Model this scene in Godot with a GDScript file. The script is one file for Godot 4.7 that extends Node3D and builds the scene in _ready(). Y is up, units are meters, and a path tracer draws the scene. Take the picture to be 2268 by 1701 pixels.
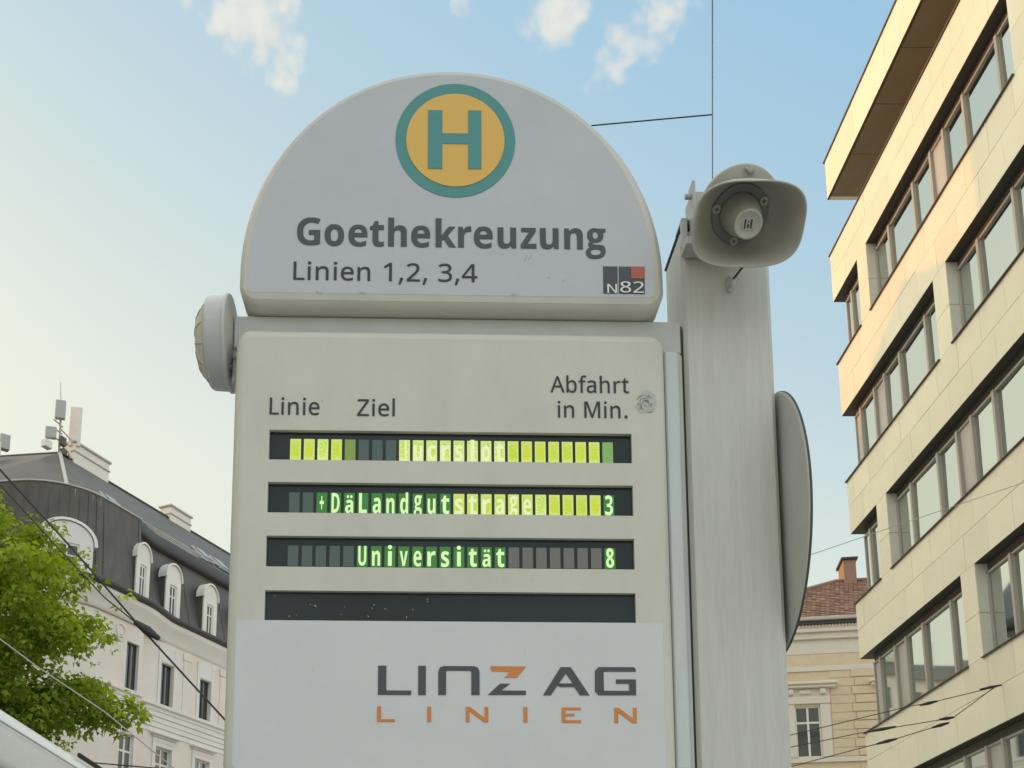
extends Node3D

# ---------------------------------------------------------------- mesh collector
class MB:
	var st := SurfaceTool.new()
	func _init() -> void:
		st.begin(Mesh.PRIMITIVE_TRIANGLES)
		st.set_smooth_group(-1)
	func smooth(on: bool) -> void:
		st.set_smooth_group(1 if on else -1)
	func col(c: Color) -> void:
		st.set_color(c)
	func tri(a: Vector3, b: Vector3, c: Vector3) -> void:
		st.add_vertex(a)
		st.add_vertex(c)
		st.add_vertex(b)
	func quad(a: Vector3, b: Vector3, c: Vector3, d: Vector3) -> void:
		tri(a, b, c)
		tri(a, c, d)
	func oquad(a: Vector3, b: Vector3, c: Vector3, d: Vector3, o: Vector3) -> void:
		if (b - a).cross(c - a).dot((a + c) * 0.5 - o) >= 0.0:
			quad(a, b, c, d)
		else:
			quad(d, c, b, a)
	func otri(a: Vector3, b: Vector3, c: Vector3, o: Vector3) -> void:
		if (b - a).cross(c - a).dot((a + b + c) / 3.0 - o) >= 0.0:
			tri(a, b, c)
		else:
			tri(a, c, b)
	# box given by its centre and size, edges chamfered by bev
	func box(c: Vector3, s: Vector3, bev := 0.0, bs := Basis()) -> void:
		var h := s * 0.5
		for a in 3:
			var b := (a + 1) % 3
			var e := (a + 2) % 3
			for sg in [-1.0, 1.0]:
				var p: Array[Vector3] = []
				for q in [[-1.0, -1.0], [1.0, -1.0], [1.0, 1.0], [-1.0, 1.0]]:
					var v := Vector3.ZERO
					v[a] = sg * h[a]
					v[b] = q[0] * (h[b] - bev)
					v[e] = q[1] * (h[e] - bev)
					p.append(c + bs * v)
				oquad(p[0], p[1], p[2], p[3], c)
			if bev > 0.0:
				for sb in [-1.0, 1.0]:
					for se in [-1.0, 1.0]:
						var p: Array[Vector3] = []
						for q in [[-1.0, 0], [1.0, 0], [1.0, 1], [-1.0, 1]]:
							var v := Vector3.ZERO
							v[a] = q[0] * (h[a] - bev)
							v[b] = sb * (h[b] - (bev if q[1] == 0 else 0.0))
							v[e] = se * (h[e] - (0.0 if q[1] == 0 else bev))
							p.append(c + bs * v)
						oquad(p[0], p[1], p[2], p[3], c)
		if bev > 0.0:
			for sx in [-1.0, 1.0]:
				for sy in [-1.0, 1.0]:
					for sz in [-1.0, 1.0]:
						var k := Vector3(sx, sy, sz) * h
						otri(c + bs * (k - Vector3(0, sy, sz) * bev), c + bs * (k - Vector3(sx, 0, sz) * bev), c + bs * (k - Vector3(sx, sy, 0) * bev), c)
	func span(a: Vector3, b: Vector3, bev := 0.0) -> void:
		box((a + b) * 0.5, (b - a).abs(), bev)
	# tapered round bar
	func bar(p0: Vector3, p1: Vector3, r0: float, r1: float, n := 10, caps := true) -> void:
		var d := (p1 - p0).normalized()
		var x := d.cross(Vector3.UP if absf(d.y) < 0.9 else Vector3.RIGHT).normalized()
		var y := d.cross(x)
		var mid := (p0 + p1) * 0.5
		for i in n:
			var t0 := TAU * i / n
			var t1 := TAU * (i + 1) / n
			var e0 := x * cos(t0) + y * sin(t0)
			var e1 := x * cos(t1) + y * sin(t1)
			smooth(true)
			oquad(p0 + e0 * r0, p0 + e1 * r0, p1 + e1 * r1, p1 + e0 * r1, mid)
			smooth(false)
			if caps:
				otri(p0, p0 + e0 * r0, p0 + e1 * r0, mid)
				otri(p1, p1 + e0 * r1, p1 + e1 * r1, mid)
	func tube(pts: PackedVector3Array, r: float, n := 6) -> void:
		for i in pts.size() - 1:
			bar(pts[i], pts[i + 1], r, r, n, i == 0 or i == pts.size() - 2)
	# surface of revolution; prof holds (radius, height along the axis)
	func lathe(prof: PackedVector2Array, xf: Transform3D, n := 32, sm := true) -> void:
		smooth(sm)
		for i in prof.size() - 1:
			var a := prof[i]
			var b := prof[i + 1]
			for k in n:
				var t0 := TAU * k / n
				var t1 := TAU * (k + 1) / n
				var p := [xf * Vector3(a.x * cos(t0), a.x * sin(t0), a.y), xf * Vector3(a.x * cos(t1), a.x * sin(t1), a.y), xf * Vector3(b.x * cos(t1), b.x * sin(t1), b.y), xf * Vector3(b.x * cos(t0), b.x * sin(t0), b.y)]
				if a.x > 1e-6:
					tri(p[0], p[1], p[2])
				if b.x > 1e-6:
					tri(p[0], p[2], p[3])
		smooth(false)
	func uvquad(a: Vector3, b: Vector3, c: Vector3, d: Vector3) -> void:
		for q in [[a, 0, 1], [c, 1, 0], [b, 1, 1], [a, 0, 1], [d, 0, 0], [c, 1, 0]]:
			st.set_uv(Vector2(q[1], q[2]))
			st.add_vertex(q[0])
	# flat outline given a thickness, from z0 (back) to z1 (front)
	func prism(poly: PackedVector2Array, z0: float, z1: float, xf := Transform3D(), sm := false) -> void:
		var ix := Geometry2D.triangulate_polygon(poly)
		for i in range(0, ix.size(), 3):
			var a := poly[ix[i]]
			var b := poly[ix[i + 1]]
			var c := poly[ix[i + 2]]
			if (b - a).cross(c - a) < 0.0:
				var t := b
				b = c
				c = t
			tri(xf * Vector3(a.x, a.y, z1), xf * Vector3(b.x, b.y, z1), xf * Vector3(c.x, c.y, z1))
			tri(xf * Vector3(a.x, a.y, z0), xf * Vector3(c.x, c.y, z0), xf * Vector3(b.x, b.y, z0))
		var ccw := not Geometry2D.is_polygon_clockwise(poly)
		# is_polygon_clockwise works with y down, so a counter-clockwise outline with y up reads as clockwise there
		var area := 0.0
		for i in poly.size():
			area += poly[i].cross(poly[(i + 1) % poly.size()])
		ccw = area > 0.0
		smooth(sm)
		for i in poly.size():
			var a := poly[i]
			var b := poly[(i + 1) % poly.size()]
			if not ccw:
				var t := a
				a = b
				b = t
			quad(xf * Vector3(a.x, a.y, z0), xf * Vector3(b.x, b.y, z0), xf * Vector3(b.x, b.y, z1), xf * Vector3(a.x, a.y, z1))
		smooth(false)
	# skin between two rings of equal length
	func skin(a: PackedVector3Array, b: PackedVector3Array, closed := true, sm := true) -> void:
		smooth(sm)
		var n := a.size()
		for i in (n if closed else n - 1):
			var j := (i + 1) % n
			quad(a[i], a[j], b[j], b[i])
		smooth(false)

# ---------------------------------------------------------------- naming and describing
var taken := {}

func numbered(called: String) -> String:
	var k: int = taken.get(called, 0)
	taken[called] = k + 1
	return called if k == 0 else "%s_%03d" % [called, k]

func tag(o: Node, label: String, category: String, group := "") -> Node:
	o.set_meta("label", label)
	o.set_meta("category", category)
	if group:
		o.set_meta("group", group)
	return o

func thing(called: String, label: String, category: String, at := Vector3.ZERO, turn := 0.0, group := "") -> Node3D:
	var o := Node3D.new()
	o.name = numbered(called)
	add_child(o)
	o.position = at
	o.rotation.y = turn
	tag(o, label, category, group)
	return o

func put(mb: MB, called: String, m: Material, parent: Node = self) -> MeshInstance3D:
	mb.st.generate_normals()
	var o := MeshInstance3D.new()
	o.mesh = mb.st.commit()
	o.material_override = m
	if parent == self:
		o.name = numbered(called)
	else:
		var k := called
		var i := 1
		while parent.has_node(k):
			k = "%s_%03d" % [called, i]
			i += 1
		o.name = k
	parent.add_child(o, true)
	return o

func put_mesh(mesh: Mesh, called: String, m: Material, parent: Node, at := Transform3D()) -> MeshInstance3D:
	var o := MeshInstance3D.new()
	o.mesh = mesh
	o.material_override = m
	var key := "%d/%s" % [parent.get_instance_id(), called]
	var n: int = taken.get(key, 0)
	taken[key] = n + 1
	o.name = called if n == 0 else "%s_%03d" % [called, n]
	parent.add_child(o, true)
	o.transform = at
	return o

func struct(mb: MB, called: String, m: Material) -> MeshInstance3D:
	var o := put(mb, called, m)
	o.set_meta("kind", "structure")
	return o

# ---------------------------------------------------------------- materials
func lin(r: float, g: float, b: float) -> Color:
	return Color(r, g, b).linear_to_srgb()

func mat(c: Color, rough := 0.6, metal := 0.0, spec := 0.5) -> StandardMaterial3D:
	var m := StandardMaterial3D.new()
	m.albedo_color = c.linear_to_srgb()
	m.roughness = rough
	m.metallic = metal
	m.metallic_specular = spec
	return m

# two tones (linear) mixed by layered noise, laid on by triplanar mapping
func noise_image(c1: Color, c2: Color, sd: int, freq: float, fine: float, contrast: float) -> Image:
	var n := FastNoiseLite.new()
	n.seed = sd
	n.noise_type = FastNoiseLite.TYPE_SIMPLEX_SMOOTH
	n.frequency = freq
	n.fractal_octaves = 5
	var a := n.get_seamless_image(256, 256)
	n.seed = sd + 77
	n.frequency = freq * 6.0
	n.fractal_octaves = 3
	var b := n.get_seamless_image(256, 256)
	var im := Image.create(256, 256, false, Image.FORMAT_RGB8)
	for y in 256:
		for x in 256:
			var t := a.get_pixel(x, y).r * (1.0 - fine) + b.get_pixel(x, y).r * fine
			t = clampf((t - 0.5) * contrast + 0.5, 0.0, 1.0)
			im.set_pixel(x, y, c1.lerp(c2, t).linear_to_srgb())
	return im

func tex(c1: Color, c2: Color, rough: float, sd: int, scale: Vector3, freq := 0.012, fine := 0.35, contrast := 1.6, world := false) -> StandardMaterial3D:
	var m := StandardMaterial3D.new()
	m.albedo_texture = ImageTexture.create_from_image(noise_image(c1, c2, sd, freq, fine, contrast))
	m.uv1_triplanar = true
	m.uv1_world_triplanar = world
	m.uv1_scale = scale
	m.roughness = rough
	return m

func glow(c: Color, e: float, base := Color(0.02, 0.03, 0.02)) -> StandardMaterial3D:
	var m := mat(base, 0.5)
	m.emission_enabled = true
	m.emission = c.linear_to_srgb()
	m.emission_energy_multiplier = e
	return m

# light of one liquid crystal cell: a deep core, paler towards the rim, uneven from cell to cell
func cell_glow(core: Color, rim: Color, top: Color, e: float, sd: int, speckle: float) -> StandardMaterial3D:
	var n := FastNoiseLite.new()
	n.seed = sd
	n.frequency = 0.16
	n.fractal_octaves = 3
	var im := Image.create(24, 48, false, Image.FORMAT_RGB8)
	for y in 48:
		for x in 24:
			var dx := absf(x - 11.5) / 12.0
			var dy := absf(y - 23.5) / 24.0
			var r := smoothstep(0.55, 1.0, maxf(dx * 0.95, dy))
			var c := core.lerp(rim, r * 0.75)
			c = c.lerp(top, smoothstep(0.55, 0.0, y / 48.0) * 0.55)
			c = c.lerp(rim * 1.1, clampf(n.get_noise_2d(x, y) * speckle, 0.0, 0.8))
			im.set_pixel(x, y, c.linear_to_srgb())
	var m := mat(Color(0.05, 0.06, 0.02), 0.5)
	m.emission_enabled = true
	m.emission = Color.WHITE
	m.emission_operator = BaseMaterial3D.EMISSION_OP_MULTIPLY
	m.emission_texture = ImageTexture.create_from_image(im)
	m.emission_energy_multiplier = e
	return m

var fonts := {}
func font(bold: bool, mono := false) -> Font:
	var k := "%s%s" % [bold, mono]
	if not fonts.has(k):
		var f := SystemFont.new()
		f.font_names = PackedStringArray(["Droid Sans Mono" if mono else "Droid Sans"])
		f.font_weight = 700 if bold else 400
		fonts[k] = f
	return fonts[k]

# raised lettering from x0 to x1 with its baseline at yb and capitals cap high
func lettering(parent: Node, called: String, s: String, bold: bool, x0: float, x1: float, yb: float, cap: float, z: float, m: Material, mono := false, thick := 0.0016) -> MeshInstance3D:
	var t := TextMesh.new()
	t.text = s
	t.font = font(bold, mono)
	t.font_size = 64
	t.pixel_size = 0.01
	t.depth = 0.1
	t.curve_step = 1.0
	var hm := TextMesh.new()
	hm.text = "H"
	hm.font = t.font
	hm.font_size = 64
	hm.pixel_size = 0.01
	hm.depth = 0.1
	var a := t.get_aabb()
	var h := hm.get_aabb()
	var sx := (x1 - x0) / a.size.x
	var sy := cap / h.size.y
	var o := put_mesh(t, called, m, parent)
	o.scale = Vector3(sx, sy, thick / 0.1)
	o.position = Vector3(x0 - a.position.x * sx, yb - h.position.y * sy, z + thick * 0.5)
	return o

# ---------------------------------------------------------------- sky
func sky_tone(d: Vector3, sun: Vector3) -> Color:
	var el := rad_to_deg(asin(clampf(d.y, -1.0, 1.0)))
	var cg := d.dot(sun)
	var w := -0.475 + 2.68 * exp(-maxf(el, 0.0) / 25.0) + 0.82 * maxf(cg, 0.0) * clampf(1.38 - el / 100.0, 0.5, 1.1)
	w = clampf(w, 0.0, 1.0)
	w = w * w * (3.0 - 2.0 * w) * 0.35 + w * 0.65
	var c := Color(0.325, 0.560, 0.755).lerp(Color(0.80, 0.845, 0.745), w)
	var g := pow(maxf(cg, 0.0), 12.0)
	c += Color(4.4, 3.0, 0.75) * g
	if el < 0.0:
		c = c.lerp(Color(0.22, 0.21, 0.19), clampf(-el / 6.0, 0.0, 1.0))
	return c

func build_sky(sun: Vector3) -> Sky:
	var im := Image.create(512, 256, false, Image.FORMAT_RGBF)
	var added_cloud := FastNoiseLite.new()
	added_cloud.seed = 5
	added_cloud.frequency = 1.6
	added_cloud.fractal_octaves = 5
	for y in 256:
		var el := PI * 0.5 - (y + 0.5) / 256.0 * PI
		for x in 512:
			var az := (x + 0.5) / 512.0 * TAU
			var d := Vector3(sin(az) * cos(el), sin(el), -cos(az) * cos(el))
			var c := sky_tone(d, sun)
			# unseen broken cloud added overhead and around, brightened to lift the scene light
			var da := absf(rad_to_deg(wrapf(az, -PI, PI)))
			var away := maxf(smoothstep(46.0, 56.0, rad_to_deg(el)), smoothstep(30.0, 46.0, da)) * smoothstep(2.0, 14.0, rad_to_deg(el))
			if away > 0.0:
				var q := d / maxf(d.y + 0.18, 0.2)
				var v := added_cloud.get_noise_2d(q.x, q.z)
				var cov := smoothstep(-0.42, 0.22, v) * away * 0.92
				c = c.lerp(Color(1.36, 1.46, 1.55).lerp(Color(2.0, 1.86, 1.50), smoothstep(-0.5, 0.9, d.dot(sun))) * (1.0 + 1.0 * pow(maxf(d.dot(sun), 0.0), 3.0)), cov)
			im.set_pixel(x, y, c)
	im.resize(4096, 2048, Image.INTERPOLATE_CUBIC)
	# close the seam where the panorama's two ends meet
	for y in 2048:
		var c0 := im.get_pixel(4072, y)
		var c1 := im.get_pixel(23, y)
		for k in 47:
			im.set_pixel(posmod(4073 + k, 4096), y, c0.lerp(c1, (k + 1) / 48.0))
	# small cream clouds: centre (azimuth, elevation), half sizes, in degrees
	var puffs := [[-12.0, 45.8, 1.9, 1.5, 1.3], [-12.5, 44.9, 1.9, 1.1, 1.3], [-11.0, 44.6, 2.0, 1.3, 1.3], [-10.2, 43.8, 1.2, 1.0, 1.15], [-9.9, 43.2, 0.7, 0.8, 1.0],
		[-15.9, 45.6, 0.7, 0.7, 0.9], [0.8, 46.5, 0.8, 1.0, 0.7], [6.3, 46.0, 1.9, 1.3, 1.0], [6.1, 45.0, 1.2, 0.8, 0.9], [5.0, 45.5, 0.9, 0.9, 0.8],
		[8.7, 43.1, 0.9, 0.7, 0.75], [9.7, 43.7, 1.2, 0.8, 0.8], [10.6, 44.3, 1.5, 0.9, 0.8], [11.6, 44.9, 1.8, 1.0, 0.85], [12.9, 45.3, 1.6, 0.9, 0.85],
		[-30.0, 52.0, 4.0, 1.5, 1.0], [24.0, 55.0, 3.5, 1.2, 1.0], [-2.0, 56.0, 5.0, 1.4, 1.0], [12.0, 50.5, 2.5, 1.0, 1.0], [-14.0, 48.5, 2.0, 1.2, 1.0]]
	var n := FastNoiseLite.new()
	n.seed = 11
	n.frequency = 0.55
	n.fractal_octaves = 6
	n.fractal_gain = 0.55
	for y in range(340, 760):
		var el := 90.0 - (y + 0.5) / 2048.0 * 180.0
		for xx in range(-420, 420):
			var az := (xx + 0.5) / 4096.0 * 360.0
			var f := 0.0
			for p in puffs:
				var dx: float = (az - p[0]) / p[2]
				var dy: float = (el - p[1]) / p[3]
				var q := dx * dx + dy * dy
				if q < 4.0:
					f = maxf(f, (1.0 - q * 0.5) * p[4])
			if f <= 0.0:
				continue
			var v := n.get_noise_3d(az * 0.72, el, 3.0)
			var a := clampf((f * 1.0 + v * 1.2 - 0.24) * 0.9, 0.0, 1.0)
			a = a * a * (3.0 - 2.0 * a) * 0.72
			if a > 0.0:
				var px := posmod(xx, 4096)
				var lit := 0.5 + 0.5 * clampf(n.get_noise_3d(az * 0.72 - 0.5, el + 0.5, 3.0) * -1.4 + v * 1.4 + 0.3, -1.0, 1.0)
				im.set_pixel(px, y, im.get_pixel(px, y).lerp(Color(0.80, 0.78, 0.70).lerp(Color(0.93, 0.88, 0.77), lit), a))
	var pano := PanoramaSkyMaterial.new()
	pano.panorama = ImageTexture.create_from_image(im)
	var s := Sky.new()
	s.sky_material = pano
	return s

# ---------------------------------------------------------------- set up
var M := {}

func _ready() -> void:
	var cam := Camera3D.new()
	cam.name = "camera"
	add_child(cam)
	cam.position = Vector3(0, 1.6, 0)
	cam.rotation.x = deg_to_rad(11.154)
	cam.set_frustum(0.1 * 1701.0 / 2460.0, Vector2(134.0, 879.5) / 2460.0 * 0.1, 0.1, 900.0)
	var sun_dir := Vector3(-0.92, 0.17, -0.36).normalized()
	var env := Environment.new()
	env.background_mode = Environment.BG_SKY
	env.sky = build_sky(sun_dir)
	env.tonemap_mode = Environment.TONE_MAPPER_LINEAR
	env.tonemap_exposure = 1.0
	env.sdfgi_enabled = true
	env.ssao_enabled = true
	env.ssil_enabled = true
	var we := WorldEnvironment.new()
	we.name = "environment"
	we.environment = env
	add_child(we)
	var sun := DirectionalLight3D.new()
	sun.name = "sun"
	add_child(sun)
	sun.look_at_from_position(Vector3.ZERO, -sun_dir)
	sun.light_color = Color(0.85, 0.48, 0.0)
	sun.light_energy = 0.62
	sun.light_angular_distance = 0.5
	sun.shadow_enabled = true

	materials()
	ground()
	right_building()
	left_building()
	yellow_house()
	opposite_houses()
	tree()
	stop_sign()
	loudspeaker()
	lamp()
	round_plate()
	shelter()
	antennas()
	wires()

func materials() -> void:
	M.asphalt = tex(Color(0.10, 0.10, 0.10), Color(0.14, 0.138, 0.133), 0.9, 3, Vector3.ONE * 0.3, 0.02, 0.5, 2.0, true)
	M.paving = tex(Color(0.42, 0.41, 0.375), Color(0.50, 0.485, 0.45), 0.85, 4, Vector3.ONE * 0.4, 0.02, 0.5, 2.0, true)
	M.stone = []
	for k in 4:
		var t := 1.0 + (k - 1.5) * 0.022
		M.stone.append(tex(Color(0.765, 0.715, 0.555) * t, Color(0.81, 0.765, 0.605) * t, 0.62, 20 + k, Vector3.ONE * 0.33, 0.01, 0.3, 1.3, true))
	M.core = mat(Color(0.42, 0.385, 0.30), 0.9)
	M.reveal = tex(Color(0.62, 0.60, 0.54), Color(0.70, 0.68, 0.61), 0.6, 31, Vector3.ONE * 0.5, 0.02, 0.4, 1.5, true)
	M.dark_head = mat(Color(0.055, 0.052, 0.045), 0.55)
	M.bronze = mat(Color(0.07, 0.045, 0.03), 0.45)
	M.frame = mat(Color(0.40, 0.37, 0.32), 0.45)
	M.blindbox = mat(Color(0.12, 0.105, 0.07), 0.6)
	M.spandrel = mat(Color(0.46, 0.44, 0.41), 0.4)
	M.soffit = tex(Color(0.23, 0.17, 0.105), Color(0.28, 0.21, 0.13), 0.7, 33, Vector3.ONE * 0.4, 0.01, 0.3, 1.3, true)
	M.glass = mat(Color(0.62, 0.655, 0.615), 0.03, 1.0)
	M.glass_dark = mat(Color(0.035, 0.04, 0.045), 0.06, 0.0, 0.9)
	M.glass_old = mat(Color(0.20, 0.24, 0.27), 0.05, 0.8)
	M.cream = tex(Color(0.76, 0.69, 0.60), Color(0.84, 0.77, 0.68), 0.85, 41, Vector3.ONE * 0.16, 0.012, 0.35, 1.8, true)
	M.cream_pale = tex(Color(0.76, 0.73, 0.675), Color(0.83, 0.80, 0.75), 0.85, 42, Vector3.ONE * 0.2, 0.012, 0.35, 1.6, true)
	M.white_wood = mat(Color(0.78, 0.76, 0.72), 0.55)
	M.zinc = tex(Color(0.082, 0.074, 0.063), Color(0.122, 0.112, 0.096), 0.55, 44, Vector3(0.5, 0.14, 0.5), 0.018, 0.3, 2.0, true)
	M.zinc_top = tex(Color(0.095, 0.085, 0.072), Color(0.13, 0.115, 0.10), 0.6, 45, Vector3.ONE * 0.22, 0.018, 0.3, 1.8, true)
	M.zinc_dark = mat(Color(0.045, 0.044, 0.041), 0.5)
	M.pale_metal = mat(Color(0.50, 0.47, 0.42), 0.5)
	M.plaster = tex(Color(0.68, 0.55, 0.37), Color(0.76, 0.62, 0.43), 0.9, 51, Vector3.ONE * 0.25, 0.014, 0.4, 1.6, true)
	M.plaster_pale = tex(Color(0.72, 0.66, 0.55), Color(0.79, 0.73, 0.62), 0.9, 52, Vector3.ONE * 0.25, 0.014, 0.4, 1.6, true)
	M.brick = tex(Color(0.26, 0.155, 0.11), Color(0.36, 0.22, 0.155), 0.9, 53, Vector3(1.2, 3.0, 1.2), 0.03, 0.5, 2.2, true)
	M.tile = StandardMaterial3D.new()
	M.tile.vertex_color_use_as_albedo = true
	M.tile.roughness = 0.85
	M.facade = tex(Color(0.70, 0.64, 0.54), Color(0.78, 0.72, 0.62), 0.9, 54, Vector3.ONE * 0.2, 0.012, 0.35, 1.6, true)
	M.bark = tex(Color(0.05, 0.042, 0.032), Color(0.085, 0.07, 0.055), 0.95, 61, Vector3(3, 0.8, 3), 0.02, 0.5, 2.0)
	# the stop sign
	M.panel = tex(Color(0.525, 0.51, 0.43), Color(0.575, 0.56, 0.475), 0.42, 71, Vector3(1.6, 0.7, 1.6), 0.012, 0.25, 1.4)
	M.housing = tex(Color(0.515, 0.495, 0.43), Color(0.56, 0.54, 0.47), 0.45, 72, Vector3.ONE * 1.5, 0.012, 0.3, 1.5)
	M.face = tex(Color(0.455, 0.465, 0.475), Color(0.49, 0.50, 0.51), 0.3, 73, Vector3.ONE * 1.2, 0.01, 0.2, 1.3)
	M.foil = tex(Color(0.565, 0.565, 0.565), Color(0.60, 0.60, 0.60), 0.38, 74, Vector3.ONE * 1.4, 0.01, 0.2, 1.3)
	M.cabinet = tex(Color(0.43, 0.43, 0.395), Color(0.48, 0.48, 0.445), 0.5, 75, Vector3.ONE * 2.0, 0.012, 0.3, 1.5)
	M.profile = tex(Color(0.51, 0.52, 0.51), Color(0.55, 0.56, 0.55), 0.38, 76, Vector3(5, 0.8, 5), 0.012, 0.3, 1.5)
	M.post = tex(Color(0.475, 0.46, 0.415), Color(0.555, 0.54, 0.49), 0.40, 77, Vector3(6.0, 0.35, 6.0), 0.016, 0.5, 1.5)
	M.gap = mat(Color(0.06, 0.068, 0.062), 0.7)
	M.ink = mat(Color(0.055, 0.062, 0.068), 0.5)
	M.ink_dark = mat(Color(0.022, 0.025, 0.026), 0.5)
	M.teal = mat(Color(0.062, 0.245, 0.225), 0.4)
	M.amber = mat(Color(0.70, 0.415, 0.075), 0.4)
	M.orange = mat(Color(0.60, 0.20, 0.04), 0.45)
	M.red = mat(Color(0.42, 0.10, 0.06), 0.45)
	M.decal_white = mat(Color(0.72, 0.72, 0.70), 0.45)
	M.window_glass = mat(Color(0.020, 0.029, 0.030), 0.14, 0.0, 0.36)
	M.horn = tex(Color(0.40, 0.385, 0.33), Color(0.46, 0.44, 0.38), 0.5, 81, Vector3.ONE * 3.0, 0.012, 0.3, 1.5)
	M.horn_dark = mat(Color(0.19, 0.195, 0.18), 0.6)
	M.galv = tex(Color(0.36, 0.36, 0.33), Color(0.45, 0.45, 0.42), 0.4, 82, Vector3.ONE * 4.0, 0.02, 0.4, 1.8)
	M.lamp_body = tex(Color(0.45, 0.46, 0.45), Color(0.50, 0.505, 0.49), 0.45, 83, Vector3.ONE * 3.0, 0.012, 0.3, 1.4)
	M.white_shell = tex(Color(0.80, 0.80, 0.785), Color(0.85, 0.85, 0.83), 0.25, 84, Vector3.ONE * 0.8, 0.012, 0.3, 1.3)
	M.rubber = mat(Color(0.018, 0.018, 0.018), 0.7)
	M.cable = mat(Color(0.03, 0.03, 0.03), 0.6)

# ---------------------------------------------------------------- ground
func ground() -> void:
	var g := MB.new()
	g.quad(Vector3(-500, -0.004, 500), Vector3(500, -0.004, 500), Vector3(500, -0.004, -500), Vector3(-500, -0.004, -500))
	struct(g, "ground", M.paving)
	g = MB.new()
	g.quad(Vector3(-16, 0.0, 120), Vector3(-2.4, 0.0, 120), Vector3(-2.4, 0.0, -44), Vector3(-16, 0.0, -44))
	struct(g, "road", M.asphalt)
	g = MB.new()
	g.span(Vector3(-2.4, -0.02, -44), Vector3(-2.2, 0.12, 120), 0.015)
	g.span(Vector3(-2.2, -0.02, -44), Vector3(10.8, 0.11, 120))
	struct(g, "pavement", M.paving)

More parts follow.
